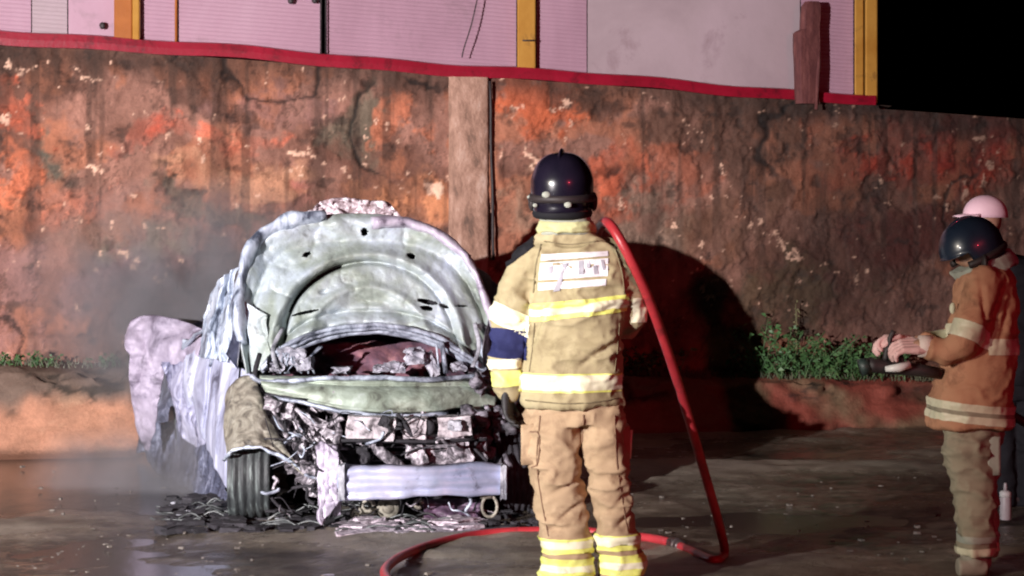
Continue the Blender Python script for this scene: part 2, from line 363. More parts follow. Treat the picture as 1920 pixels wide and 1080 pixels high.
# ------------------------------------------------------------------ earth bank at the wall's foot
def make_bank():
    xs = np.arange(-6.5, 8.5, .03); sv = np.linspace(0, 1, 60)
    X, T = np.meshgrid(xs, sv, indexing='ij'); X = X.ravel(); T = T.ravel()
    ztop = lerpz(X, .60, .36)
    fy = 15.2-.55+BX*X       # foot line
    nz = fbm(np.stack([X, T*.5, X*0], 1), 1.1, 4, 21)
    # profile: steep eroded face, then flat top running under the wall
    prof_y = np.interp(T, [0, .08, .30, .55, .68, 1.0], [-.12, -.02, .07, .16, .26, .70])
    prof_z = np.interp(T, [0, .08, .30, .55, .68, 1.0], [-.05, .02, .42, .90, .985, 1.02])
    Y = fy+prof_y-.18*(nz-.5); Z = prof_z*ztop
    p = np.stack([X, Y, Z], 1)
    d = (fbm(p, 3, 6, 31, .6)-.5)*.26*np.clip(prof_z, 0.1, 1)+(fbm(p, 12, 4, 33)-.5)*.05
    face = sstep(.05, .2, T)*sstep(.72, .5, T)
    p[:, 2] += (fbm(np.stack([X, X*0, X*0], 1), 3.2, 5, 35, .6)-.55)*.11*sstep(.25, .55, T)*sstep(.9, .62, T)
    p[:, 2] -= .05*sstep(.62, .70, fbm(np.stack([X, T, X*0], 1), 5, 3, 37))*sstep(.3, .55, T)*sstep(.8, .62, T)
    p[:, 1] -= d*face; p[:, 2] += d*.5*sstep(.45, .7, T)
    # gullies in the upper edge
    g = sstep(.52, .62, fbm(np.stack([X*2.6, Z*2.5, X*0], 1), 1, 5, 41, .6))*sstep(.32, .55, T)*face+.7*sstep(.60, .66, fbm(np.stack([X*6, Z*5, X*0], 1), 1, 3, 43))*sstep(.22, .0, T)
    p[:, 1] += .10*g; p[:, 2] -= .02*g
    zf = Z/np.maximum(ztop, .1)
    c1 = np.array(lin((.74, .53, .42))); c2 = np.array(lin((.45, .37, .32))); c3 = np.array(lin((.30, .25, .20)))
    cr = np.array(lin((.52, .24, .18)))
    k = fbm(p*np.array([1, 1, 1.8]), 3.5, 6, 51, .62); col = c1[None, :]*(0.45+1.1*(k[:, None]))
    pale = sstep(.55, .68, fbm(p, 5, 5, 53, .6))[:, None]*.4; col = col*(1-pale)+np.array(lin((.78, .64, .52)))*pale
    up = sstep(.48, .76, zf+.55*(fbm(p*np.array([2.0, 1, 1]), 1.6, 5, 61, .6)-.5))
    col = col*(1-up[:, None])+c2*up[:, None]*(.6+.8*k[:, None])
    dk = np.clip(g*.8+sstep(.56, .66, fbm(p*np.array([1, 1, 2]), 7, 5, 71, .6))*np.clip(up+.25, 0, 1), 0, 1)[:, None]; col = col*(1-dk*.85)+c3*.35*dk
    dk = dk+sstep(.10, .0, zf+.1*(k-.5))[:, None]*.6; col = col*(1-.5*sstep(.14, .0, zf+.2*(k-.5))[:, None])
    rt = sstep(.3, 1.6, X)[:, None]; olive = np.array(lin((.47, .38, .28))); 
    mixr = sstep(.42, .58, fbm(p, 1.8, 4, 81))[:, None]
    col = col*(1-rt)+rt*(olive*(1-mixr)+cr*mixr)*(1-dk*.7)
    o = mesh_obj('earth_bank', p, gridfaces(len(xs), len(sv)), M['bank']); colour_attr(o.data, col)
    tag(o, kind='structure')
make_bank()

# ------------------------------------------------------------------ retaining wall
ZT0, ZT1 = 2.84, 2.50
def make_wall():
    root = empty('retaining_wall', (0, 15.2, 0), 'old stained retaining wall with flaking orange and grey plaster behind the burnt car', 'wall')
    xs = np.arange(-6.0, 8.0, .0125); zs = np.linspace(0, 1, 190)
    X, T = np.meshgrid(xs, zs, indexing='ij'); X = X.ravel(); T = T.ravel()
    zt = lerpz(X, ZT0, ZT1)-np.where(X > 2.9, .03, 0)
    Z = .25+(zt-.25)*T
    p = np.stack([X, wallY(X), Z], 1)
    px = 960+X/p[:, 1]*FPX; py = HOR-(Z-CAMH)/p[:, 1]*FPX        # photo-plan coordinates used as the survey of the stains
    q = p.copy(); q[:, 1] = 0
    wx = (fbm(q, 2.0, 6, 1, .62)-.5)*300+(fbm(q, 13, 4, 5, .65)-.5)*90; wy = (fbm(q, 2.0, 6, 2, .62)-.5)*200+(fbm(q, 13, 4, 6, .65)-.5)*70
    brk = fbm(q*np.array([1.3, 1, 1]), 4.5, 6, 77, .62)
    U = px+wx; V = py+wy
    def C(*c): return np.array(lin(tuple(v/255 for v in c)))
    col = np.tile(C(150, 112, 98), (len(X), 1)); 
    n1 = fbm(q*np.array([1, 1, 1.6]), 2.0, 6, 91)[:, None]
    col = col*(1-sstep(.45, .62, n1))+C(120, 84, 70)*sstep(.45, .62, n1)
    n2 = fbm(q, 3.4, 6, 95)[:, None]; k = sstep(.52, .60, n2)*.7; col = col*(1-k)+C(170, 112, 84)*k
    depth = np.zeros(len(X))
    def blob(cx, cy, rx, ry, c, s=1., h=0.):
        nonlocal col, depth
        d = ((U-cx)/rx)**2+((V-cy)/ry)**2; k = sstep(1.7, .45, d)*s; k = k*(.30+.70*sstep(.36, .58, brk+.10*np.sin(cx)))
        col = col*(1-k[:, None])+C(*c)*k[:, None]; depth = depth+h*k
    OR = (190, 112, 84); TN = (184, 140, 112); DG = (104, 98, 84); DB = (74, 50, 40); MV = (132, 100, 96); RD = (190, 78, 52)
    blob(60, 140, 110, 60, DB, .85); blob(340, 160, 120, 48, DB, .75); blob(520, 180, 120, 40, MV, .7)
    blob(50, 560, 330, 90, MV, .85); blob(400, 540, 200, 90, (128, 102, 104), .8); blob(640, 430, 160, 60, MV, .5)
    blob(700, 215, 85, 55, DG, .9, -.012); blob(100, 320, 60, 48, (84, 84, 74), .95, -.016); blob(385, 395, 60, 28, DG, .8, -.01)
    blob(262, 465, 80, 55, (110, 104, 92), .85, -.01)
    blob(25, 245, 60, 34, (206, 106, 76), .95, .01); blob(20, 350, 50, 48, (200, 116, 82), .9, .01)
    blob(300, 268, 60, 36, RD, .8, .008); blob(450, 255, 110, 22, (206, 116, 90), .85); blob(480, 335, 130, 30, TN, .85, .008); blob(150, 400, 70, 50, OR, .7)
    blob(770, 345, 70, 55, (196, 136, 98), .9, .008); blob(780, 190, 38, 40, (190, 118, 88), .8); blob(590, 400, 60, 30, (176, 112, 100), .7)
    blob(1000, 215, 55, 55, (190, 100, 64), .9, .008); blob(1095, 180, 60, 28, DB, .8); blob(1150, 350, 60, 55, (186, 96, 66), .8)
    blob(960, 380, 40, 60, (140, 118, 100), .8); blob(1240, 420, 100, 50, (128, 112, 98), .8, -.01)
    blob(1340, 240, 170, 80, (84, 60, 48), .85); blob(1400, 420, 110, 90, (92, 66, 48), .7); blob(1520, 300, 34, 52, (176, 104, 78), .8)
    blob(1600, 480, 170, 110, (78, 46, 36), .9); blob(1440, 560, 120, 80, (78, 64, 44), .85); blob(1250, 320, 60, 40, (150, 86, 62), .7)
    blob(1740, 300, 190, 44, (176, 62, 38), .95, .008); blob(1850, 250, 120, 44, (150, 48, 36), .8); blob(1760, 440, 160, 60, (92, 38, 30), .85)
    # water stains: vertical streaks from the coping
    s = fbm(np.stack([X*14, X*0, Z*.7], 1), 1, 4, 101); k = (sstep(.56, .68, s)*sstep(.15, .8, T)*.6)[:, None]; col = col*(1-k)+C(62, 46, 38)*k
    k = (sstep(.90, .985, T+.10*(n1[:, 0]-.5))*.75)[:, None]; col = col*(1-k)+C(60, 44, 36)*k
    # peeling: small white lime flecks and dark pits in bands
    f1 = fbm(q*np.array([1, 1, 1.3]), 13, 5, 111, .6); mod = sstep(.44, .66, fbm(q, 1.6, 3, 113))
    band_ = sstep(70, 25, np.abs(V-285-.02*px))*sstep(1100, 900, px)*.9+sstep(45, 15, np.abs(V-150))*sstep(330, 200, px)+sstep(40, 15, np.abs(V-480))*sstep(300, 150, px)*.5
    th_ = .74-.15*np.clip(band_, 0, 1)*(.45+.55*mod)-.07*mod; k = sstep(th_, th_+.07, f1)[:, None]*.85
    col = col*(1-k)+C(236, 200, 176)*k; depth = depth+.007*k[:, 0]
    f2 = fbm(q*np.array([1, 1, 1.4]), 8, 5, 121, .6); k = sstep(.62, .72, f2)[:, None]*.55; col = col*(1-k)+C(44, 36, 32)*k; depth = depth-.012*k[:, 0]
    cw = q+np.stack([fbm(q, 3, 4, 201)-.5, 0*X, fbm(q, 3, 4, 202)-.5], 1)*.5
    crk = sstep(.016, .004, np.abs(fbm(cw, 1.3, 2, 203)-.5))*sstep(.45, .6, fbm(q, 1.7, 2, 204)); col = col*(1-.75*crk[:, None])
    edge = sstep(.022, .0, np.abs(brk-.50)); col = col*(1-.40*edge[:, None]); lay = sstep(.485, .515, brk)[:, None]; col = col*(.90+.16*lay)
    g = sstep(.12, .0, T+.05*(n2[:, 0]-.5))[:, None]*.8; col = col*(1-g)+C(52, 66, 50)*g      # moss at the foot
    col *= (.62+.76*fbm(q*np.array([1.5, 1, 1]), 9, 5, 131, .65))[:, None]
    col *= (1-.60*sstep(1200, 1640, px+.4*wx))[:, None]  # right part darkened in colour, standing in for lamp falloff
    rel = (fbm(q, 1.2, 4, 141)-.5)*.07+(fbm(q, 6, 5, 143, .6)-.5)*.025+(sstep(.49, .52, fbm(q, 3.4, 6, 95))*.012)+(fbm(q, 22, 4, 151)-.5)*.020+depth*1.6+.012*sstep(.485, .515, brk)+.007*sstep(.60, .62, brk)-.014*crk
    p[:, 1] -= rel
    fc = gridfaces(len(xs), len(zs))
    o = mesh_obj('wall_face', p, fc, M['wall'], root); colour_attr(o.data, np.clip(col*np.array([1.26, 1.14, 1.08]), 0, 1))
    # core behind and coping
    mb = MB(); 
    for x0 in np.arange(-6, 8, .5):
        x1 = x0+.5
        a, c = lerpz(x0, ZT0, ZT1), lerpz(x1, ZT0, ZT1)
        y0, y1 = wallY(x0), wallY(x1)
        if x0 >= 2.9: a -= .03; c -= .03
        v = [(x0, y0+.03, .1), (x1, y1+.03, .1), (x1, y1+.3, .1), (x0, y0+.3, .1), (x0, y0-.02, a), (x1, y1-.02, c), (x1, y1+.3, c), (x0, y0+.3, a),]
        mb.add(v, [(0, 1, 2, 3), (4, 7, 6, 5), (3, 2, 6, 7)])
    mb.build('wall_core', M['cell'], root, False)
    # pilaster in the middle of the wall
    A = onwall(842, 500); B = onwall(916, 500); zt = lerpz(A.x, ZT0, ZT1)-.02
    nx, nz = 8, 90; vs = []
    prof = [(0, .12), (0, -.055), (.10, -.075), (.35, -.08), (.7, -.08), (.95, -.075), (1.0, -.06), (1.0, .12)]
    for j in range(nz):
        z = .3+(zt-.3)*j/(nz-1)
        for i, (t, d) in enumerate(prof):
            nn = float(fbm(np.array([[t*1.0, 0, z]]), 7, 4, 7)[0])-.5
            X_ = A.x+(B.x-A.x)*t+.012*nn; vs.append((X_, wallY(X_)+d+(.03*nn if d < 0 else 0), z))
    mesh_obj('pilaster', vs, [(j*nx+i, j*nx+i+1, (j+1)*nx+i+1, (j+1)*nx+i) for j in range(nz-1) for i in range(nx-1)], M['cell'], root)
    # dark tube beside it, standing in for the pilaster's cast shadow
    mb = MB(); pts = [onwall(918.5+.7*math.sin(k*.9)+(k/14)*7, 152+k*24, 15.12) for k in range(15)]
    mb.tube(pts, .011, 6); mb.build('pilaster_shadow_line', M['wire'], root)
make_wall()

# ------------------------------------------------------------------ sheet-metal hoarding above the wall
def make_hoarding():
    A0 = 15.24
    root = empty('metal_hoarding', (0, 15.2, 2.5), 'pink white ribbed sheet metal hoarding with yellow posts and red bottom rail on the wall', 'fence')
    def zb(X): return lerpz(X, ZT0, ZT1)
    def panel(x0, x1, ribbed, mat, pitch=.030, dep=.006, off=0.):
        a = onwall(x0, 60, A0+off); c = onwall(x1, 60, A0+off); vs = []; rows = int(1.5/pitch*2)
        for j in range(rows+1):
            d = (dep if j % 2 else 0) if ribbed else 0
            for t in np.linspace(0, 1, 9):
                X = a.x+(c.x-a.x)*t; z = zb(X)+.02+j*pitch/2
                wv = .006*math.sin(3.1*X+z*2)
                vs.append((X, wallY(X, A0+off)-d+wv, z))
        n0 = len(vs)
        f = [(j*9+i, j*9+i+1, (j+1)*9+i+1, (j+1)*9+i) for j in range(rows) for i in range(8)]
        o = mesh_obj('panel', vs, f, mat, root, smooth=False)
        md = o.modifiers.new('thick', 'SOLIDIFY'); md.thickness = .004; md.offset = -1
        return o
    panel(-700, -300, True, M['panel']); panel(-298, 58, True, M['panel']); panel(60, 126, True, M['panel_grey'], off=.012); panel(128, 214, False, M['panel'])
    panel(266, 334, True, M['panel'], off=.008); panel(336, 600, True, M['panel']); panel(613, 968, True, M['panel'], dep=.008); panel(1006, 1100, True, M['panel'], off=.006)
    panel(1102, 1500, False, M['panel_grey']); panel(1502, 1600, True, M['panel'], dep=.009)
    def post(x0, x1, mat, prot=.05):
        a = onwall(x0, 60, A0-.03); c = onwall(x1, 60, A0-.03); b_ = zb(a.x)-.01
        mb = MB(); yy = wallY(a.x, A0-.03); y2 = wallY(c.x, A0-.03); e = .008
        prof = [(a.x, yy), (a.x, yy-prot+e), (a.x+e, yy-prot), (c.x-e, y2-prot), (c.x, y2-prot+e), (c.x, y2)]
        v = [(x, y, b_+.02) for x, y in prof]+[(x, y, b_+1.55) for x, y in prof]; k = len(prof)
        mb.add(v, [(i, (i+1) % k, k+(i+1) % k, k+i) for i in range(k)]+[tuple(range(k-1, -1, -1)), tuple(range(k, 2*k))])
        mb.build('post', mat, root, False)
    post(216, 250, M['brown_y']); post(251, 264, M['yellow'], .06); post(970, 1004, M['yellow']); post(1602, 1618, M['yellow'], .03); post(1621, 1643, M['yellow'], .055)
    mb = MB(); X = onwall(987, 76, A0-.085); mb.box(X, (.062, .004, .006)); mb.build('clamp', M['wire'], root)
    # seam rods
    for x in (602, 611):
        mb = MB(); a = onwall(x, 0, A0-.04); mb.tube([(a.x, a.y, zb(a.x)), (a.x, a.y, zb(a.x)+1.5)], .006, 6); mb.build('seam_rod', M['wire'], root)
    for x in (330,):
        mb = MB(); a = onwall(x, 0, A0-.02); mb.box((a.x, a.y, zb(a.x)+.75), (.008, .006, .74)); mb.build('seam_strip', M['brown_y'], root)
    for (x, y) in ((192, 48), (545, 1), (590, 0)):
        mb = MB(); mb.ball(onwall(x, y, A0-.05), .022, (1, .7, 1.2), 8, 6); mb.build('bolt', M['wire'], root)
    # bottom rail: red angle iron, slightly wavy
    xs = np.linspace(onwall(-700, 60).x, onwall(1640, 180).x, 160); vs = []
    for x in xs:
        wv = .010*math.sin(x*2.3)+.007*math.sin(x*6.1+1); z0 = zb(x)-.005+wv; y0 = wallY(x, A0-.035)
        hh = .098-.012*(x+3.6)/6.5*2
        vs += [(x, y0+.06, z0), (x, y0-.06, z0), (x, y0-.065, z0+hh*.5), (x, y0-.06, z0+hh), (x, y0+.0, z0+hh+.01)]
    mesh_obj('bottom_rail', vs, [(i*5+k, i*5+5+k, i*5+6+k, i*5+k+1) for i in range(159) for k in range(4)], M['red'], root, False)
    # broken timber post standing in front of it
    st = empty('timber_post', onwall(1515, 190, 15.08), 'broken dark timber post with split top in front of the metal hoarding', 'post')
    prof = [(195, 1492, 1535), (170, 1491, 1534), (120, 1489, 1534), (95, 1487, 1535), (62, 1488, 1536), (56, 1499, 1536), (30, 1500, 1537), (12, 1502, 1537), (4, 1508, 1534)]
    vs = []
    for y, x0, x1 in prof:
        for (t, d) in ((0, .02), (.0, -.05), (.25, -.075), (.6, -.07), (1, -.05), (1, .02)):
            X = onwall(x0+(x1-x0)*t, y, 15.12); jj = .01*(random.random()-.5); vs.append((X.x+jj, X.y+d, X.z))
    k = 6; f = [(j*k+i, j*k+(i+1) % k, (j+1)*k+(i+1) % k, (j+1)*k+i) for j in range(len(prof)-1) for i in range(k)]
    f += [tuple(range(k-1, -1, -1)), tuple((len(prof)-1)*k+i for i in range(k))]
    mesh_obj('trunk', vs, f, M['stump'], st, False)
    mb = MB(); mb.tube([onwall(1533, 8, 15.1), onwall(1534, 120, 15.08), onwall(1530, 205, 15.05)], [.012, .02, .012], 6); mb.build('splinter', M['stump'], st)
    # slack wire
    wv = spline([onwall(897, -12, 15.1), onwall(884, 45, 15.08), onwall(870, 90, 15.08), onwall(866, 108, 15.1)], 6)
    mb = MB(); mb.tube(wv, .005, 5); o = mb.build('cable', M['wire'], None, origin=onwall(866, 108, 15.1)); tag(o, 'thin dark slack cable hanging diagonally over the pink sheet panels', 'cable')
for k_ in ('panel', 'panel_grey'): stain(M[k_], (.24, .16, .18), .56, .80, 2.2)
stain(M['yellow'], (.16, .07, .02), .56, .72, 6); stain(M['red'], (.05, .004, .008), .54, .72, 7)
make_hoarding()

# ------------------------------------------------------------------ burnt car
def CY(px, v): return 11.1+v*.966+.26*((px-720)/340)
CAR = empty('burnt_car', (-.75, 11.6, 0), 'burnt out ash white car wreck with raised bonnet and bare front bumper beam', 'car')
def resample(poly, n):
    poly = [Vector(p) for p in poly]; L = [0]
    for a, c in zip(poly, poly[1:]): L.append(L[-1]+(c-a).length)
    out = []
    for i in range(n):
        t = L[-1]*i/(n-1); k = 0
        while k < len(L)-2 and L[k+1] < t: k += 1
        f = (t-L[k])/max(L[k+1]-L[k], 1e-6); out.append(poly[k].lerp(poly[k+1], f))
    return out
def C3(l):       # (px, py, v) -> world
    return [P(x, y, CY(x, v)) for x, y, v in l]
def patch(name, A, B, mat, amp=.02, nu=50, nv=30, sc=6, seed=1, thick=.004, bulge=0., relief=None, parent=CAR, smooth=True, mid=None, curve=True):
    """crumpled sheet between two edge lines A and B (lists of (px,py,v))"""
    a = C3(A); c = C3(B)
    if curve and len(a) > 2: a = spline(a, 6)
    if curve and len(c) > 2: c = spline(c, 6)
    a = resample(a, nu); c = resample(c, nu)
    U, V = np.meshgrid(np.linspace(0, 1, nu), np.linspace(0, 1, nv), indexing='ij')
    A_ = np.array([tuple(v) for v in a])[:, None, :]; B_ = np.array([tuple(v) for v in c])[:, None, :]
    p = A_*(1-V[..., None])+B_*V[..., None]
    p[..., 1] -= bulge*np.sin(np.pi*V)
    q = p.reshape(-1, 3)
    r1 = 1-np.abs(2*fbm(q, sc, 3, seed)-1)
    d = amp*((fbm(q, sc*.6, 4, seed+5)-.5)*2.0-(r1**4)*.8+.4)
    d = d+(fbm(q, sc*4, 3, seed+7)-.5)*amp*.5
    if relief is not None: d = d+relief(U.ravel(), V.ravel(), q)
    q = q.copy(); q[:, 1] -= d; q[:, 0] += (fbm(q, sc, 3, seed+11)-.5)*amp*1.2
    return finish(name, q, gridfaces(nu, nv), mat, parent, thick, smooth)
def finish(name, q, f, mat, parent, thick, smooth=True):
    o = mesh_obj(name, q, f, mat, parent, smooth)
    if thick:
        md = o.modifiers.new('thick', 'SOLIDIFY'); md.thickness = thick; md.offset = 0
    return o
def chunk(mb, c, half, rough=.25, seed=None, rot=None, n=3):
    """irregular lump"""
    bm = bmesh.new(); bmesh.ops.create_cube(bm, size=2); bmesh.ops.subdivide_edges(bm, edges=bm.edges[:], cuts=n, use_grid_fill=True)
    sd = seed if seed is not None else random.randint(0, 999)
    pts = np.array([tuple(v.co) for v in bm.verts]); d = (np.stack([fbm(pts+sd*3.7, 1.3, 3, sd+k) for k in range(3)], 1)-.5)*2*rough
    pts = pts+d; R = rot if rot is not None else Matrix.Identity(3)
    vs = [Vector(c)+R @ Vector((p[0]*half[0], p[1]*half[1], p[2]*half[2])) for p in pts]
    bm.verts.ensure_lookup_table(); bm.verts.index_update()
    f = [tuple(v.index for v in fc.verts) for fc in bm.faces]; bm.free(); mb.add(vs, f)
def rrot(): return Matrix.Rotation(random.uniform(-3, 3), 3, 'X') @ Matrix.Rotation(random.uniform(-3, 3), 3, 'Z')

def make_car():
    random.seed(77)
    # ---- bonnet, raised: inner face towards us. outer edge A, hinge edge B
    outer = [(462, 700, .42), (452, 640, .47), (449, 570, .54), (458, 500, .62), (482, 450, .68), (530, 418, .72), (610, 403, .74), (690, 401, .74), (770, 410, .73), (830, 435, .70), (872, 475, .66), (902, 530, .60), (922, 600, .52), (934, 660, .46), (938, 705, .42)]
    hinge = [(494, 692, .34), (507, 674, .34), (542, 650, .34), (590, 630, .36), (650, 620, .38), (710, 618, .38), (770, 624, .38), (820, 638, .36), (860, 660, .35), (890, 682, .34), (905, 694, .34), (910, 702, .34)]
    def rel(U, V, q):
        px = 960+q[:, 0]/q[:, 1]*FPX; py = HOR-(q[:, 2]-CAMH)/q[:, 1]*FPX
        rim = .045*np.exp(-((V-.06)/.07)**2)-.03*np.exp(-((V-.24)/.05)**2)        # rolled outer edge, channel inside it
        ang = np.arctan2((py-650)/150, (px-690)/190); rad = np.hypot((py-640)/165, (px-690)/178)
        ring = .028*np.exp(-((rad-1.0)/.05)**2)-.05*np.exp(-((rad-.90)/.028)**2)*sstep(760, 600, px)-.018*np.exp(-((rad-.90)/.03)**2)
        r2 = .018*np.exp(-((rad-.62)/.05)**2)-.02*np.exp(-((rad-.45)/.06)**2)
        bot = .03*np.exp(-((V-.93)/.035)**2)-.035*np.exp(-((V-.85)/.025)**2)
        holes = 0
        holes = -.03*np.exp(-(((px-606)/8)**2+((py-548)/5)**2)**2)
        tab = .02*np.exp(-((px-690)/14)**2-((py-428)/16)**2)
        sag = -.05*np.exp(-((rad-.2)/.4)**2)
        rim2 = .012*np.sin(np.clip(U, 0, 1)*60)*np.exp(-((V-.12)/.06)**2)
        return 1.25*rim+1.5*ring+1.5*r2+bot+holes+tab+sag+rim2
    bo = patch('bonnet', outer, hinge, M['bonnet'], .024, 280, 150, 5.5, 3, relief=rel)
    # slots and holes cut through the inner sheet
    bm = bmesh.new(); bm.from_mesh(bo.data); ow = wloc(bo); dl = []
    for f in bm.faces:
        c = f.calc_center_median()+ow; px = 960+c.x/c.y*FPX; py = HOR-(c.z-CAMH)/c.y*FPX
        t = math.atan2((py-650)/150, (px-690)/190); rad = math.hypot((py-640)/165, (px-690)/178)
        cut = 0
        if 533 < px < 640 and py < 585 and abs(rad-.89) < .022*math.sin(math.pi*min(max((px-528)/125, 0), 1))**.5: cut = 1
        for hx, hy, rx, ry, sl in ((575, 477, 8, 5, -.3), (771, 480, 8, 6, .2), (802, 566, 20, 5, .18), (800, 578, 12, 5, .15), (832, 574, 9, 4, .3), (572, 586, 26, 3, -.22), (683, 435, 7, 8, 0), (865, 574, 13, 2.2, .0)):
            dx = px-hx; dy = py-hy-sl*dx
            if (dx/rx)**2+(dy/ry)**2 < 1: cut = 1
        if cut: dl.append(f)
    bmesh.ops.delete(bm, geom=dl, context='FACES'); bm.to_mesh(bo.data); bm.free()
    patch('bonnet_skin', [(x, y+(8 if y < 600 else 0), v+.10) for x, y, v in outer], [(x, y, v+.12) for x, y, v in hinge], M['soot'], .02, 60, 30, 5, 4)
    # rolled skin along the bonnet's outer edge, torn at the top
    mb = MB(); pts = spline(C3([(x, y+3, v-.05) for x, y, v in outer[1:7]]), 8)
    mb.tube(pts, [.055+.03*math.sin(i*.23)**2 for i in range(len(pts))], 12, flat=.5)
    o = mb.build('bonnet_edge', M['ash_bright'], CAR); crump(o, .03, 9)
    mb = MB(); pts = spline(C3([(x, y+8, v-.06) for x, y, v in [(700, 412, .7)]+outer[8:14]]), 8)
    mb.tube(pts, [.075-.045*(i/len(pts)) for i in range(len(pts))], 12, flat=.5)
    o = mb.build('bonnet_edge', M['ash_pinkw'], CAR); crump(o, .03, 9)
    # side flanges of the bonnet
    patch('bonnet_flange', [(452, 560, .5), (462, 620, .44), (492, 700, .36)], [(500, 590, .40), (500, 630, .36), (512, 668, .32)], M['bonnet'], .03, 40, 20, 9, 5)
    for pts in ([(520, 690, .20), (512, 655, .30), (530, 615, .42)], [(886, 688, .20), (898, 650, .30), (890, 606, .42)]):
        mb = MB(); mb.tube(spline(C3(pts), 6), .013, 8, flat=.5); mb.build('bonnet_hinge', M['ash_grey'], CAR)
    # crumpled roof skin above
    patch('roof', [(560, 414, 1.0), (600, 380, 1.05), (640, 371, 1.1), (690, 376, 1.1), (735, 380, 1.05), (752, 410, 1.0)], [(540, 440, 1.0), (600, 430, 1.0), (640, 430, 1.0), (690, 430, 1.0), (730, 430, 1.0), (770, 440, 1.0)], M['roofash'], .07, 70, 24, 16, 8)
    patch('roof_panel', [(470, 520, .9), (500, 450, .95), (600, 415, 1.0), (700, 412, 1.0), (800, 430, 1.0), (880, 480, .95)], [(350, 640, 3.0), (420, 590, 3.0), (480, 560, 3.0), (560, 550, 3.0), (660, 560, 3.0), (720, 590, 3.0)], M['ash'], .05, 50, 30, 5, 12)
    # ---- hinge cross member and windscreen opening
    mb = MB()
    for dy, r_, v_ in ((0, .014, .30), (9, .010, .29), (16, .016, .33)):
        mb.tube(spline(C3([(490, 692+dy*.2, v_), (518, 660+dy, v_), (580, 628+dy, v_), (660, 612+dy*.8, v_), (740, 612+dy*.8, v_), (820, 632+dy, v_), (880, 672+dy*.6, v_), (925, 704, v_)]), 8), r_, 8)
    o = mb.build('scuttle_rail', M['ash'], CAR); crump(o, .012, 12)
    patch('dashboard', [(500, 700, .75), (560, 655, .8), (600, 640, .85), (760, 640, .85), (860, 655, .8), (900, 700, .75)], [(500, 730, .6), (560, 725, .6), (650, 725, .6), (760, 725, .6), (860, 725, .6), (900, 730, .6)], M['rust_lit'], .07, 60, 26, 9, 15)
    patch('seat_back', [(500, 560, 1.6), (700, 540, 1.6), (900, 560, 1.6)], [(500, 720, 1.3), (700, 720, 1.3), (900, 720, 1.3)], M['rust_lit'], .10, 40, 26, 7, 16)
    mb = MB()
    for (x, y, hx, hz) in ((545, 668, .075, .05), (575, 682, .05, .04), (520, 688, .05, .03), (780, 668, .07, .045), (745, 688, .06, .03), (810, 684, .04, .04), (860, 688, .05, .03), (715, 690, .05, .02), (640, 694, .05, .02)):
        chunk(mb, P(x, y, CY(x, .3)), (hx*.8, .06, hz*.8), .8, rot=rrot() if hx < .05 else None, n=5)
    tag(mb.build('burnt_padding', M['padding'], CAR, False), kind='stuff')
    mb = MB(); mb.tube(C3([(828, 640, .25), (836, 700, .22)]), .014, 8); mb.build('wiper_strut', M['ash'], CAR)
    mb = MB(); mb.tube(C3([(818, 645, .27), (824, 700, .25)]), .006, 6); mb.build('wiper_rod', M['ash'], CAR)
    mb = MB()
    for k in range(7):
        x = 520+random.random()*70; mb.tube(spline(C3([(x, 700, .28), (x+random.uniform(-20, 20), 675, .25), (x+random.uniform(-30, 40), 650, .3)]), 5), .006, 5)
    tag(mb.build('bent_wires', M['ash'], CAR), kind='stuff')
    # ---- front cross panel (pale green)
    patch('grille_panel', [(488, 704, -.02), (540, 705, -.06), (640, 706, -.12), (740, 706, -.12), (830, 708, -.06), (890, 712, .0), (935, 730, .05)], [(500, 735, -.08), (560, 750, -.2), (640, 768, -.28), (740, 775, -.28), (820, 772, -.24), (870, 765, -.16), (925, 775, -.05)], M['green_panel'], .018, 90, 26, 5, 22, bulge=.07, relief=lambda U, V, q: .018*np.exp(-((V-.12)/.06)**2)-.03*np.exp(-((V-.24)/.04)**2)+.02*np.exp(-((V-.93)/.05)**2))
    mb = MB(); mb.tube(spline(C3([(470, 705, -.05), (500, 716, -.09), (600, 710, -.18), (700, 708, -.2), (800, 712, -.18), (890, 706, -.1), (920, 712, -.05)]), 8), .013, 8)
    mb.tube(spline(C3([(505, 745, -.18), (560, 752, -.26), (640, 772, -.34), (740, 780, -.34), (840, 774, -.3)]), 8), .011, 8)
    o = mb.build('panel_lip', M['ash'], CAR); crump(o, .012, 14)
    mb = MB()       # melted hoses at the left corner
    for pts in ([(487, 664, .2), (478, 700, .12), (484, 724, .08), (505, 738, .0), (530, 742, -.05)], [(495, 715, .0), (512, 726, -.05), (500, 742, -.05), (482, 745, 0)], [(520, 720, -.1), (505, 735, -.1), (540, 748, -.2), (575, 752, -.25)]):
        mb.tube(spline(C3(pts), 6), .014, 7)
    mb.build('burnt_hose', M['soot'], CAR)
    # ---- engine bay: dark mass, cast parts, boxes
    patch('firewall', [(500, 740, .35), (700, 740, .35), (960, 730, .35)], [(560, 960, .3), (700, 960, .3), (960, 960, .3)], M['soot'], .08, 40, 30, 8, 30)
    for (x0, y0, x1, y1, v_) in ((650, 780, 742, 822, -.42), (756, 782, 800, 820, -.40), (822, 780, 884, 816, -.40)):
        c = P((x0+x1)/2, (y0+y1)/2, CY((x0+x1)/2, v_)); s = FPX/CY((x0+x1)/2, v_)
        mb = MB(); chunk(mb, c, ((x1-x0)/2/s, .07, (y1-y0)/2/s), .14, n=7, rot=Matrix.Rotation(random.uniform(-.06, .06), 3, 'Y')); mb.build('engine_cover', M['cover'], CAR, False)
    mb = MB(); mb.tube(spline(C3([(745, 776, -.45), (762, 800, -.47), (776, 822, -.45)]), 5), .012, 6)
    mb.tube(spline(C3([(640, 826, -.46), (700, 826, -.5), (800, 828, -.5), (890, 824, -.46)]), 5), .010, 6)
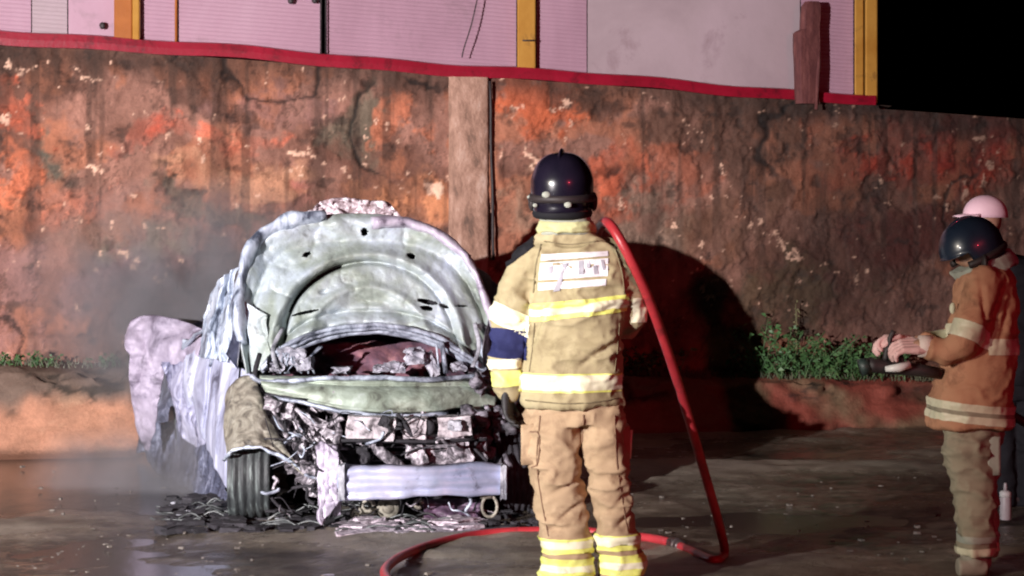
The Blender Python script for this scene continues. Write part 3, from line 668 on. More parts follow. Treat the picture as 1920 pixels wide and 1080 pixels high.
    mb.ball(P(803, 800, CY(803, -.46)), .035, (1, .6, 1.3)); mb.build('bracket', M['soot'], CAR)
    mb = MB()
    mb.tube(spline(C3([(700, 822, -.35), (712, 845, -.4), (738, 866, -.4), (760, 885, -.35)]), 6), .032, 10)
    mb.tube(spline(C3([(738, 822, -.4), (765, 830, -.42), (766, 858, -.4)]), 6), .018, 8)
    chunk(mb, P(835, 842, CY(835, -.35)), (.105, .08, .075), .3, n=5); chunk(mb, P(895, 848, CY(895, -.3)), (.05, .06, .09), .4)
    chunk(mb, P(850, 812, CY(850, -.38)), (.06, .05, .03), .4); chunk(mb, P(690, 840, CY(690, -.2)), (.03, .05, .05), .5)
    mb.build('engine_block', M['engine'], CAR)
    mb = MB()
    for k in range(46):
        x = random.uniform(488, 640); y = random.uniform(735, 885)
        if y > 720+(x-480)*1.6+90: continue
        chunk(mb, P(x, y, CY(x, random.uniform(-.25, .05))), (random.uniform(.012, .045), .03, random.uniform(.012, .05)), .6, rot=rrot(), n=2)
    tag(mb.build('melted_headlamp', M['engine'], CAR, False), kind='stuff')
    # inner wing structure: struts and brackets left of the engine
    mb = MB()
    for pts, r_ in (([(500, 745, -.1), (530, 800, -.2), (560, 860, -.25)], .016), ([(545, 760, -.2), (580, 790, -.3), (612, 800, -.35), (640, 780, -.38)], .020), ([(560, 752, -.2), (600, 758, -.25), (640, 776, -.3)], .018), ([(628, 780, -.35), (632, 830, -.4), (626, 880, -.45)], .030), ([(580, 800, -.25), (585, 840, -.3), (600, 880, -.35)], .014), ([(520, 760, -.15), (555, 800, -.2), (545, 850, -.2)], .012), ([(590, 820, -.35), (612, 838, -.4), (640, 838, -.4)], .018)):
        mb.tube(spline(C3(pts), 6), r_, 8, flat=.6)
    o = mb.build('inner_wing', M['engine'], CAR); crump(o, .03, 14)
    patch('inner_wing_panel', [(520, 760, -.05), (560, 765, -.1), (610, 790, -.2), (640, 800, -.3)], [(540, 870, -.05), (560, 900, -.1), (585, 930, -.25), (610, 930, -.3)], M['engine'], .07, 40, 30, 9, 44)
    # ---- bumper beam
    mb = MB(); n = 40; prof = [(0, .5), (-.035, .46), (-.045, .30), (-.028, .22), (-.030, .10), (-.048, .02), (-.048, -.14), (-.030, -.24), (-.028, -.32), (-.044, -.38), (-.036, -.5), (0, -.52), (.05, -.5), (.05, .5)]
    vs = []
    for i in range(n):
        t = i/(n-1); px = 637+(950-637)*t; yc = 905-8*t; v_ = -.66-.07*math.sin(math.pi*t); Yb = CY(px, v_); s = FPX/Yb
        c = P(px, yc, Yb); hh = (64-7*t)/s
        for d, z in prof: vs.append(c+Vector((0, d, z*hh)))
    k = len(prof); mb.add(vs, [(i*k+j, (i+1)*k+j, (i+1)*k+(j+1) % k, i*k+(j+1) % k) for i in range(n-1) for j in range(k)]+[tuple(range(k)), tuple((n-1)*k+j for j in range(k-1, -1, -1))])
    bo = mb.build('bumper_beam', M['beam'], CAR, True); crump(bo, .022, 7)
    for x in (641, 944):
        mb = MB(); c = P(x, 903, CY(x, -.70)); chunk(mb, c, (.016, .035, .088), .18, n=4); mb.build('beam_end', M['ash_grey'], CAR, False)
    for (x, y) in ((652, 902), (893, 897), (905, 914), (918, 884)):
        mb = MB(); mb.ball(P(x, y, CY(x, -.70)), .010, (1, .8, 1), 8, 6); mb.build('bolt', M['soot'], CAR)
    for (x0, y0, x1, y1, v_, m_) in ((655, 838, 690, 870, -.38, 'soot'), (770, 838, 798, 872, -.42, 'engine'), (862, 826, 884, 868, -.42, 'engine'), (712, 780, 730, 800, -.52, 'soot'), (560, 870, 590, 905, -.40, 'engine'), (842, 788, 866, 806, -.50, 'ash_grey')):
        mb = MB(); c = P((x0+x1)/2, (y0+y1)/2, CY((x0+x1)/2, v_)); s_ = FPX/c.y
        chunk(mb, c, ((x1-x0)/2/s_, .035, (y1-y0)/2/s_), .45, n=5, rot=Matrix.Rotation(random.uniform(-.4, .4), 3, 'Y')); mb.build('bracket', M[m_], CAR, False)
    mbs = {'soot': MB(), 'ash': MB(), 'engine': MB()}
    for k in range(110):      # burnt wiring loom and pipe stubs
        x = random.uniform(500, 905); y = random.uniform(775, 965)
        if 868 < y < 942 and x > 625: continue
        c = P(x, y, CY(x, random.uniform(-.56, -.30))); L_ = random.uniform(.03, .10); a = random.uniform(0, 6.28)
        pts = [c+Vector((L_*t*math.cos(a)+random.uniform(-.02, .02), random.uniform(-.02, .02), L_*t*math.sin(a)*.8+random.uniform(-.02, .02))) for t in (-1, -.3, .4, 1)]
        mbs[random.choice(('soot', 'soot', 'ash', 'engine'))].tube(spline(pts, 4), random.choice((.003, .005, .009)), 5)
    for k_, m_ in mbs.items(): tag(m_.build('burnt_wiring', M[k_], CAR), kind='stuff')
    for y in range(784, 866, 7):       # radiator fins behind the gap
        mb = MB(); mb.tube(spline(C3([(650, y, -.28), (700, y+random.uniform(-3, 3), -.28), (800, y+random.uniform(-3, 3), -.28), (868, y-2, -.28)]), 5), .004, 5); mb.build('radiator_fin', M['dark_grey'], CAR)
    # left bracket (vertical) and rail end
    patch('beam_bracket', [(594, 835, -.5), (608, 828, -.55), (636, 850, -.58)], [(600, 988, -.62), (612, 972, -.6), (634, 940, -.58)], M['ash_pinkw'], .03, 24, 40, 14, 47, thick=.02)
    mb = MB(); chunk(mb, P(616, 890, CY(616, -.5)), (.045, .06, .15), .22, n=5); chunk(mb, P(632, 948, CY(632, -.5)), (.02, .04, .05), .4); mb.build('rail_end', M['ash_pinkw'], CAR)
    # tow loop below the right end
    mb = MB(); c = P(918, 948, CY(918, -.66)); pts = [c+Vector((.040*math.cos(a), 0, .055*math.sin(a)-.005)) for a in np.linspace(0, 2*math.pi, 18)]
    mb.tube(pts, .009, 8, cap=False); mb.box(c+Vector((-.02, .01, .06)), (.03, .03, .02)); mb.build('tow_loop', M['ash_beige'], CAR)
    for (x, y, r_) in ((690, 948, .03), (668, 962, .025), (785, 945, .02)):
        mb = MB(); c = P(x, y, CY(x, -.4)); mb.tube([c+Vector((r_*math.cos(a), 0, r_*math.sin(a))) for a in np.linspace(0, 5.4, 12)], .011, 6)
        mb.build('hose_clip', M['ash_beige'], CAR)
    mb = MB(); c = P(728, 950, CY(728, -.35)); mb.tube([c+Vector((0, -.05, 0)), c+Vector((0, .12, 0))], .058, 18); mb.tube([c+Vector((0, -.06, 0)), c+Vector((0, .0, 0))], .03, 14)
    mb.build('oil_filter', M['ash_beige'], CAR)
    patch('undertray', [(790, 935, -.3), (850, 935, -.3), (905, 935, -.35)], [(800, 978, -.45), (850, 985, -.45), (900, 980, -.45)], M['purple'], .05, 30, 16, 12, 52)
    # ---- left wing over the tyre (beige), with wheel-arch edge
    patch('front_wing', [(424, 742, .25), (440, 716, .15), (462, 704, .08), (482, 716, .0), (498, 772, -.15), (532, 832, -.3)], [(424, 858, -.15), (432, 846, -.33), (466, 838, -.38), (500, 842, -.38), (532, 858, -.38), (578, 895, -.40)], M['ash_beige'], .03, 70, 44, 6, 60, bulge=.04, relief=lambda U, V, q: .02*np.sin(U*11+V*4)+.02*np.exp(-((V-.9)/.05)**2))
    mb = MB(); mb.tube(spline(C3([(422, 862, -.15), (432, 848, -.34), (464, 840, -.40), (496, 843, -.40), (520, 852, -.40), (548, 870, -.41), (584, 900, -.42)]), 8), .012, 8, flat=.7)
    o = mb.build('arch_lip', M['ash_bright'], CAR); crump(o, .018, 16)
    # ---- wheels
    def wheel(cx, cy, v, rad, wid, yaw, lab=None):
        Yc = CY(cx, v); c = P(cx, cy, Yc); R = Matrix.Rotation(yaw, 3, 'Z')
        hub = bpy.data.objects.new('wheel', None); COL.objects.link(hub); hub.parent = CAR; hub.location = c-CAR.location
        prof = []; nl = 5; w2 = wid/2
        xs = np.linspace(-w2, w2, 4*nl+1)
        for i, x in enumerate(xs): prof.append((x, rad*(1-.06*(abs(x)/w2)**4)-(.013 if i % 4 in (1, 2) and 0 < i < 4*nl else 0)))
        prof = [(-w2*.9, rad*.62)]+[(-w2*1.03, rad*.8)]+prof+[(w2*1.03, rad*.8), (w2*.9, rad*.62)]
        ns = 48; vs = []; k = len(prof)
        for j in range(ns):
            a = 2*math.pi*j/ns
            for x, r_ in prof:
                q = Vector((x, r_*math.cos(a), r_*math.sin(a)))
                if q.z < -rad*.86: q.z = -rad*.86
                vs.append(c+R @ q)
        mesh_obj('tyre', vs, [(j*k+i, ((j+1) % ns)*k+i, ((j+1) % ns)*k+i+1, j*k+i+1) for j in range(ns) for i in range(k-1)], M[lab or 'rubber'], hub)
        mb = MB(); mb.tube([c+R @ Vector((-w2*.8, 0, 0)), c+R @ Vector((w2*.8, 0, 0))], rad*.62, 24); mb.build('rim', M['soot'], hub, False)
    wheel(470, 888, -.02, .255, .22, math.radians(4))
    wheel(952, 890, .0, .25, .18, math.radians(12), 'soot')
    wheel(352, 835, 2.15, .27, .20, math.radians(16))
    wheel(760, 815, 2.15, .27, .20, math.radians(16))
    # ---- left flank: A pillar, door sheets, open rear door
    patch('door_skin', [(452, 690, .55), (470, 700, .40), (482, 712, .25)], [(430, 930, .20), (440, 938, .15), (446, 945, .10)], M['ash_blue'], .03, 24, 60, 3, 70, bulge=.04)
    patch('front_door', [(345, 668, 1.55), (380, 650, 1.3), (415, 655, .95), (450, 692, .55)], [(350, 770, 1.5), (380, 826, 1.1), (412, 890, .6), (444, 942, .25)], M['ash_blue'], .045, 90, 90, 2.2, 71, bulge=.10, relief=lambda U, V, q: .05*np.exp(-((U-.72+.1*V)/.05)**2)-.07*np.exp(-((U-.50+.15*V)/.04)**2)-.06*np.exp(-((U-.22+.1*V)/.05)**2)+.03*np.exp(-((U-.88+.05*V)/.04)**2))
    patch('front_pillar', [(448, 500, .75), (442, 560, .75), (438, 620, .72), (428, 680, .70)], [(408, 524, 1.0), (390, 566, 1.1), (378, 620, 1.15), (372, 668, 1.15)], M['ash_bright'], .05, 50, 40, 8, 73, relief=lambda U, V, q: .05*np.exp(-((V-.25)/.07)**2)+.06*np.exp(-((V-.62-.1*U)/.08)**2)-.05*np.exp(-((V-.45)/.06)**2))
    patch('side_window', [(451, 570, .40), (452, 625, .40), (447, 692, .38)], [(442, 596, .44), (433, 640, .44), (424, 664, .44)], M['glass_burnt'], .01, 20, 14, 8, 74)
    patch('cabin_side', [(455, 520, .9), (428, 560, 1.4), (395, 610, 2.0), (350, 650, 2.6)], [(452, 700, .8), (420, 690, 1.2), (385, 680, 1.8), (345, 680, 2.4)], M['soot'], .05, 30, 30, 8, 76)
    patch('rear_door', [(234, 628, 1.95), (246, 600, 1.95), (280, 591, 1.85), (320, 596, 1.75), (352, 605, 1.65), (384, 618, 1.5)], [(246, 668, 1.85), (262, 700, 1.8), (286, 704, 1.75), (312, 690, 1.7), (340, 700, 1.6), (372, 690, 1.45)], M['ash_pink'], .04, 70, 34, 6, 80, bulge=.08)
    patch('rear_door_skin', [(243, 655, 1.84), (262, 664, 1.8), (290, 672, 1.76), (312, 678, 1.72)], [(250, 770, 1.9), (262, 822, 1.9), (276, 846, 1.9), (290, 812, 1.8)], M['ash_pink'], .04, 40, 50, 6, 81, bulge=.05)
    patch('rear_door_skin', [(306, 668, 1.74), (326, 664, 1.66), (350, 668, 1.5), (378, 680, 1.3)], [(322, 745, 1.6), (336, 800, 1.5), (352, 830, 1.4), (392, 850, 1.2)], M['ash_streak'], .05, 40, 50, 7, 83, bulge=.06)
    patch('sill', [(262, 800, 2.3), (310, 790, 2.2), (360, 790, 1.6), (410, 860, .8)], [(270, 860, 2.35), (310, 900, 2.0), (370, 925, 1.2), (440, 958, .2)], M['soot_blue'], .06, 50, 30, 9, 85)
    patch('quarter_panel', [(275, 640, 2.9), (320, 620, 2.6), (380, 600, 2.2), (440, 560, 1.8)], [(262, 850, 3.0), (300, 850, 2.7), (370, 860, 2.0), (430, 870, 1.2)], M['soot_blue'], .08, 50, 40, 6, 87)
    mb = MB()
    for pts in ([(388, 610, 1.2), (352, 650, 1.5), (318, 690, 1.7)], [(440, 560, .9), (414, 610, 1.0), (380, 680, 1.2)], [(430, 590, .85), (408, 640, .95), (392, 700, 1.1)], [(350, 640, 1.5), (338, 672, 1.6), (330, 700, 1.6)]):
        mb.tube(spline(C3(pts), 6), .018, 8, flat=.5)
    o = mb.build('door_frame', M['ash'], CAR); crump(o, .03, 9)
    # ---- right flank
    patch('right_wing', [(905, 600, .50), (925, 640, .45), (940, 700, .35), (948, 760, .25), (955, 830, .0)], [(878, 640, .42), (880, 690, .32), (878, 730, .10), (880, 765, -.10), (900, 800, -.2)], M['dark_grey'], .05, 60, 30, 10, 90)
    patch('light_block_sheet', [(905, 640, .30), (918, 600, .45), (935, 560, .62)], [(915, 860, .30), (930, 860, .45), (940, 860, .66)], M['dark_grey'], .03, 24, 24, 8, 95)  # sheet added to stop lamp light leaking through the car onto the bank
    patch('light_block_sheet', [(900, 700, -.1), (915, 690, .1), (925, 660, .36)], [(900, 860, -.1), (915, 860, .1), (925, 860, .36)], M['dark_grey'], .03, 24, 24, 8, 96)  # second added sheet closing the same light leak
    mb = MB()
    for k in range(60):
        x = random.uniform(872, 975); y = random.uniform(715, 900)
        chunk(mb, P(x, y, CY(x, random.uniform(-.3, .2))), (random.uniform(.01, .04), .03, random.uniform(.01, .045)), .6, rot=rrot(), n=2)
    tag(mb.build('melted_headlamp', M['dark_grey'], CAR), kind='stuff')
    mb = MB(); mb.tube(spline(C3([(940, 760, .1), (952, 800, .05), (962, 860, 0)]), 6), .010, 7)
    mb.build('wing_edge', M['ash'], CAR); mb = MB(); mb.tube(spline(C3([(893, 610, .5), (905, 660, .4), (930, 705, .3)]), 6), .016, 7); mb.build('wing_edge', M['ash'], CAR)
    patch('rear_body', [(440, 560, 3.3), (600, 520, 3.3), (800, 560, 3.3)], [(430, 850, 3.2), (600, 850, 3.2), (790, 850, 3.2)], M['soot'], .06, 30, 20, 6, 92)
    patch('right_side', [(935, 540, .62), (890, 500, 1.6), (800, 520, 3.2)], [(935, 860, .6), (890, 860, 1.6), (800, 850, 3.2)], M['soot'], .05, 30, 20, 6, 93)  # top edge raised to block lamp light coming through the cabin
def crump(o, amp, sc):
    me = o.data; co, no = vnorm(me)
    d = np.stack([fbm(co, sc, 3, 200+k)-.5 for k in range(3)], 1)*amp*1.6
    me.vertices.foreach_set('co', (co+d).ravel()); me.update()
M['ash_blue'] = mat_noise('lilac_blue_sheet', [(.33, (.08, .08, .12)), (.43, (.30, .31, .43)), (.56, (.46, .48, .62)), (.72, (.66, .67, .80))], 3.2, .6, metal=.05, bump=.4, bscale=24, dist=.9, stretch=(2, 1.6, .6))
M['ash_bright'] = mat_noise('white_ash', [(.36, (.05, .06, .09)), (.46, (.32, .37, .46)), (.58, (.54, .60, .70)), (.74, (.78, .84, .92))], 6, .5, metal=.1, bump=.4, bscale=30, dist=.8, stretch=(2, 1.6, .6))
M['bonnet'] = mat_noise('burnt_bonnet_inner', [(.32, (.13, .15, .14)), (.43, (.27, .31, .27)), (.53, (.37, .42, .43)), (.68, (.54, .61, .72))], 2.2, .5, metal=.1, bump=.6, bscale=30, dist=.5)
M['ash_pinkw'] = mat_noise('pinkish_white_ash', [(.34, (.10, .08, .11)), (.45, (.40, .35, .44)), (.75, (.74, .68, .78))], 10, .5, metal=.1, bump=.4)
M['roofash'] = mat_noise('foamy_roof_ash', [(.36, (.16, .10, .10)), (.48, (.42, .33, .36)), (.62, (.90, .84, .88))], 26, .6, bump=.5)
M['rust_lit'] = mat_noise('rusty_smoke_lit_interior', [(.35, (.05, .035, .06)), (.55, (.17, .075, .10)), (.75, (.36, .17, .17))], 6, .8, bump=.5)  # rusty tone, with smoke-lit brightness and purple put into the colour
M['ash_grey'] = mat_noise('grey_ash', [(.36, (.10, .10, .12)), (.52, (.34, .34, .38)), (.72, (.66, .66, .72))], 12, .7, bump=.5)
M['green_panel'] = mat_noise('pale_green_ash_panel', [(.34, (.07, .07, .06)), (.44, (.22, .25, .20)), (.60, (.36, .42, .35)), (.78, (.58, .63, .61))], 5, .5, metal=.1, bump=.4, stretch=(1, 1, 2), dist=1)
M['padding'] = mat_noise('burnt_padding', [(.36, (.10, .10, .13)), (.52, (.32, .31, .36)), (.72, (.66, .66, .74))], 18, .8, bump=.6)  # burnt greys lightened to paint in the smoke-lit haze of the interior
M['cover'] = mat_noise('pinkish_engine_cover', [(.36, (.05, .04, .045)), (.46, (.30, .26, .28)), (.56, (.50, .44, .46)), (.75, (.74, .66, .70))], 13, .6, bump=.4)
M['purple'] = mat_noise('sooty_purple_plastic', [(.35, (.03, .018, .03)), (.55, (.12, .07, .12)), (.8, (.36, .24, .34))], 14, .6, bump=.5)
M['glass_burnt'] = mat_noise('smoked_glass', [(.4, (.012, .014, .03)), (.62, (.05, .055, .09)), (.8, (.34, .36, .46))], 12, .3, bump=.2)
M['soot_blue'] = mat_noise('bluish_soot_panel', [(.36, (.02, .022, .04)), (.52, (.10, .11, .17)), (.72, (.36, .38, .50))], 8, .6, bump=.4, stretch=(2.2, 2, .5))
M['dark_grey'] = mat_noise('dark_grey_ash', [(.38, (.02, .018, .022)), (.52, (.12, .11, .13)), (.66, (.32, .29, .34)), (.85, (.62, .56, .64))], 12, .6, bump=.6, dist=1.2)
stain(M['bonnet'], (.10, .10, .09), 0.60, 0.76, 6.0)
stain(M['ash_blue'], (.07, .07, .10), 0.57, 0.72, 4.5)
stain(M['ash_pink'], (.12, .10, .13), 0.58, 0.74, 4.5)
stain(M['beam'], (.10, .09, .12), 0.58, 0.72, 7)
stain(M['green_panel'], (.07, .065, .06), 0.55, 0.7, 6)
stain(M['ash_bright'], (.08, .09, .12), 0.58, 0.7, 8)
stain(M['ash_beige'], (.04, .035, .03), 0.55, 0.68, 9)
make_car()

# ------------------------------------------------------------------ debris around the wreck
def debris():
    def scatter(name, n, xr, yr, size, mat, label, h0=.0, seed=1):
        random.seed(seed); mb = MB()
        for k in range(n):
            x = random.uniform(*xr); y = random.uniform(*yr); Y = 1.6*FPX/(y-HOR); p = P(x, y, Y)
            s = size*random.uniform(.35, 1.3)
            chunk(mb, (p.x, p.y, h0+s*.3), (s*random.uniform(.6, 1.8), s*random.uniform(.6, 1.4), s*random.uniform(.2, .6)), .55, rot=Matrix.Rotation(random.uniform(0, 6), 3, 'Z'), n=1 if n > 150 else 2)
        o = mb.build(name, mat, None, False); tag(o, label, 'debris', kind='stuff'); return o
    scatter('ash_debris', 170, (640, 885), (978, 1012), .034, M['debris'], 'pale lilac ash and melted fragments lying under the bumper beam', seed=3)
    scatter('charred_debris', 240, (310, 640), (930, 1000), .030, M['soot'], 'charred black fragments lying round the left front tyre', seed=4)
    scatter('charred_debris', 60, (860, 1010), (950, 1008), .022, M['soot'], 'small charred fragments lying right of the bumper beam', seed=5)
    scatter('gravel', 340, (-80, 2000), (870, 1085), .008, M['gravel'], 'small stones and grit scattered over the wet ground', seed=6)
    scatter('pale_fragments', 22, (300, 560), (940, 985), .022, M['ash_grey'], 'small pale ash flakes among the charred fragments by the tyre', seed=8)
    # steel belts and wires burnt out of the tyres
    random.seed(9); mb = MB()
    for k in range(46):
        x = random.uniform(330, 640); y = random.uniform(945, 992); Y = 1.6*FPX/(y-HOR); p = P(x, y, Y); a = random.uniform(-.4, .4); L = random.uniform(.08, .26)
        pts = [p+Vector((L*t*math.cos(a), L*t*math.sin(a), .01+.05*math.sin(math.pi*t)*random.random())) for t in (-1, -.5, 0, .5, 1)]
        mb.tube(spline(pts, 3), .0045, 5)
    for k in range(16):
        x = random.uniform(650, 870); y = random.uniform(975, 1008); Y = 1.6*FPX/(y-HOR); p = P(x, y, Y); a = random.uniform(-.6, .6); L = random.uniform(.06, .14)
        mb.tube(spline([p+Vector((L*t*math.cos(a), L*t*math.sin(a), .01+.04*(1-t*t)*random.random())) for t in (-1, -.3, .4, 1)], 3), .005, 5)
    o = mb.build('tyre_wire', M['wirepale'], None); tag(o, 'tangled steel tyre wires on the ground below the wreck', 'wire', kind='stuff')
M['gravel'] = mat_noise('grit', [(.35, (.06, .05, .045)), (.55, (.16, .14, .12)), (.8, (.34, .30, .26))], 6, .6, bump=0)
M['wirepale'] = mat_noise('burnt_steel_wire', [(.35, (.03, .035, .035)), (.6, (.16, .17, .17)), (.85, (.5, .5, .5))], 9, .5, metal=.4, bump=0)
debris()

# ------------------------------------------------------------------ plants on the bank
def plant(px, py, h, n, label, mat, a=14.95, spread=1.0, seed=0, leaf=.03):
    random.seed(seed); base = onwall(px, py, a); base.z = lerpz(base.x, .60, .36)-.01
    root = empty('weed', base, label, 'plant', 'weeds growing on the bank along the wall')
    ms = MB(); ml = MB()
    for k in range(n):
        ang = random.uniform(0, 6.28); lean = random.uniform(.05, .55)*spread; H = h*random.uniform(.45, 1.0)
        b0 = base+Vector((random.uniform(-.10, .10)*spread, random.uniform(-.05, .05), 0))
        tip = b0+Vector((math.cos(ang)*lean*H, math.sin(ang)*lean*H*.6, H))
        pts = spline([b0, b0.lerp(tip, .5)+Vector((0, 0, .08*H)), tip], 4); ms.tube(pts, .003, 4)
        for j in range(int(5+H*34)):
            t = random.uniform(.15, 1); p = pts[min(int(t*len(pts)), len(pts)-1)]
            d = Vector((random.uniform(-1, 1), random.uniform(-1, 1), random.uniform(-.3, .9))).normalized(); s = leaf*random.uniform(.35, 1.7)
            w_ = d.cross(Vector((random.uniform(-1, 1), random.uniform(-1, 1), random.uniform(-1, 1)))).normalized()*s*.38
            q = p+d*s*.3; mid = q+d*s*.55+Vector((0, 0, .004)); ml.add([q, mid+w_, q+d*s*1.2-Vector((0, 0, s*.2)), mid-w_], [(0, 1, 2, 3)])
    tag(ms.build('stems', mat, root), kind='stuff'); tag(ml.build('foliage', mat, root, False), kind='stuff')
PL = [(1420, 704, .17, 12, 'leafy weed nearest the dark car shadow on the bank'), (1468, 704, .27, 16, 'tallest green weed on the bank, rising against the wall'),
      (1515, 705, .22, 18, 'dense green weed next to the tallest weed on the bank'), (1560, 706, .20, 18, 'bushy green weed in the middle of the bank at right'),
      (1605, 706, .20, 16, 'green weed just left of the second firefighter\'s gloves'), (1650, 707, .17, 14, 'low weed behind the nozzle of the second firefighter'),
      (1185, 694, .16, 12, 'small green weed on the bank just right of the standing firefighter'), (1222, 696, .14, 12, 'small green weed on the bank beneath the sloping red hose')]
for i, (x, y, h, n_, lb) in enumerate(PL): plant(x, y, h*(1.2+.5*(i % 2)), int(n_*1.25), lb, M['leaf'], seed=20+i, spread=2.0, leaf=.030)
plant(1495, 702, .62, 4, 'thin dry weed stalk standing against the wall', M['leaf_dry'], 15.1, .25, 40, .018)
for i, (x, lb) in enumerate(((20, 'low dark weed on the bank at the far left edge'), (75, 'low weed second from the left edge on the bank'), (200, 'low weed on the bank left of the open rear door'))):
    plant(x, 672, .09, 10, lb, M['leaf'], seed=50+i, leaf=.022)
def grass():
    random.seed(61); mb = MB()
    for k in range(3600):
        X = random.uniform(-4.2, 4.4)
        g = float(fbm(np.array([[X, 0, 0]]), 1.5, 3, 5)[0])
        if random.random() > (.7 if X > 1 else .0)+1.4*(g-.36): continue
        dy = random.uniform(-.32, -.04); z = lerpz(X, .60, .36)-.02+.02*random.random()
        h = random.uniform(.02, .075); l = random.uniform(-.6, .6)*h; w_ = .004
        y = wallY(X)+dy; mb.add([(X-w_, y, z), (X+w_, y, z), (X+l*.5+w_*.6, y+.3*l, z+h*.6), (X+l, y+.5*l, z+h)], [(0, 1, 2), (0, 2, 3)])
    o = mb.build('bank_grass', M['leaf_dk'], None, False); tag(o, 'short sparse grass along the top of the earth bank', 'grass', kind='stuff')
M['leaf_dk'] = mat_noise('bank_grass', [(.3, (.035, .045, .022)), (.7, (.11, .11, .06))], 3, .6, bump=0)
grass()

# ------------------------------------------------------------------ people
def arm(mb, pts, rs):
    """tapered limb: thick joints as rings along the line"""
    pts = [Vector(p) for p in pts]; mb.tube(pts, rs, 16)
    for p, r_ in zip(pts, rs): mb.ball(p, r_*.985)
def hand(name, wrist, d, nrm, side, mat, parent, curl=.5, scale=1.0):
    d = Vector(d).normalized(); nrm = Vector(nrm); nrm = (nrm-d*nrm.dot(d)).normalized(); s = d.cross(nrm)*side; w_ = Vector(wrist)
    mb = MB(); k = scale
    for i in range(4):
        o = (i-1.5)*.021*k; mb.tube([w_+s*o*.7, w_+d*.045*k+s*o, w_+d*.095*k+s*o], [.017*k, .017*k, .0135*k], 10); mb.ball(w_+d*.095*k+s*o, .0135*k)
    mb.ball(w_, .026*k)
    for i, L in enumerate((.072, .082, .078, .060)):
        p = w_+d*.095*k+s*(i-1.5)*.023*k; a = 0
        for seg in range(3):
            a += curl*(.55+.2*seg); dd = d*math.cos(a)+nrm*math.sin(a); q = p+dd*L*k*(.42, .32, .26)[seg]
            mb.tube([p, q], [.0115*k-.001*seg, .0105*k-.001*seg], 8); mb.ball(q, .0105*k-.001*seg, nu=8, nv=6); p = q
    p = w_+d*.02*k-s*.030*k; a = .7
    for seg in range(3):
        dd = (d*math.cos(a)-s*math.sin(a)+nrm*(.35+.3*curl)*(seg*.6)).normalized(); q = p+dd*.034*k
        mb.tube([p, q], [.0135*k, .0125*k], 8); mb.ball(q, .0125*k, nu=8, nv=6); p = q; a -= .3*(1+curl)
    me = remesh(mb, .0038, 2); return link_mesh(name, me, mat, parent)
def ring(px, py, Y, hw, hd, dy=0, tilt=0):
    return (P(px, py, Y+dy), Vector((hw/FPX*Y, 0, tilt)), Vector((0, hd, 0)))

def helmet(parent, c, R, mat, trim, sc=1.0, pads=True):
    """jet style fire helmet: dome, brim, crest, ear cups, neck strap"""
    vs = []; nu, nv = 40, 22; c = Vector(c)
    for j in range(nv):
        t = j/(nv-1); th = t*math.radians(138)
        for i in range(nu):
            a = 2*math.pi*i/nu; front = max(0, -math.sin(a))      # -Y local = front of head
            rr = .136+.010*abs(math.sin(a)); z = .150*math.cos(th)
            r_ = rr*math.sin(min(th, math.pi/2))**.80
            if th > math.pi/2: r_ = rr*(1-.16*((th-math.pi/2)/math.radians(48))**1.6)+.010*math.exp(-((t-.97)/.04)**2)
            r_ *= 1+.012*math.exp(-((t-.56)/.03)**2)
            if th > math.radians(82) and front > .35: z = max(z, .012)
            vs.append(c+R @ Vector((r_*math.cos(a)*.98, r_*math.sin(a)*1.06, z*.98))*sc)
    f = [(j*nu+i, (j+1)*nu+i, (j+1)*nu+(i+1) % nu, j*nu+(i+1) % nu) for j in range(nv-1) for i in range(nu)]
    hm = bpy.data.objects.new('helmet', None); COL.objects.link(hm); hm.parent = parent; hm.location = c-wloc(parent)
    o = mesh_obj('shell', vs, f, mat, hm); md = o.modifiers.new('t', 'SOLIDIFY'); md.thickness = .006; md.offset = -1
    mb = MB(); pts = [c+R @ Vector((0, .141*math.sin(a), .151*math.cos(a)))*sc for a in np.linspace(-1.35, 1.45, 24)]
    mb.tube(pts, [.004+.010*math.sin(math.pi*i/23) for i in range(24)], 8, flat=.6); mb.build('crest', mat, hm)
    mb = MB(); pts = [c+R @ Vector((.134*math.cos(a)*1.0, .147*math.sin(a), -.046))*sc for a in np.linspace(-.6, math.pi+.6, 40)]
    mb.tube(pts, .016*sc, 8, flat=1.1); mb.build('goggle_strap', M['wire'], hm)
    mb = MB(); pts = [c+R @ Vector((.112*math.cos(a), .124*math.sin(a), -.112))*sc for a in np.linspace(-.4, math.pi+.4, 36)]
    mb.tube(pts, .017*sc, 8, flat=1.3); mb.build('neck_roll', M['black_cloth'], hm)
    for s in (-1, 1):
        mb = MB(); mb.ball(c+R @ Vector((s*.134, -.02, -.065))*sc, .034, (.45, 1, 1.2)); mb.build('ear_cup', M['wire'], hm)
    if pads:
        for a, z, q_ in ((1.22, -.026, .019), (1.86, -.068, .017), (.80, -.072, .011), (.42, -.040, .010)):
            mb = MB(); mb.ball(c+R @ Vector((.146*math.cos(a), .158*math.sin(a), z))*sc, q_, (1, .45, .75), 10, 6)
            mb.build('reflector', trim, hm)
    return hm
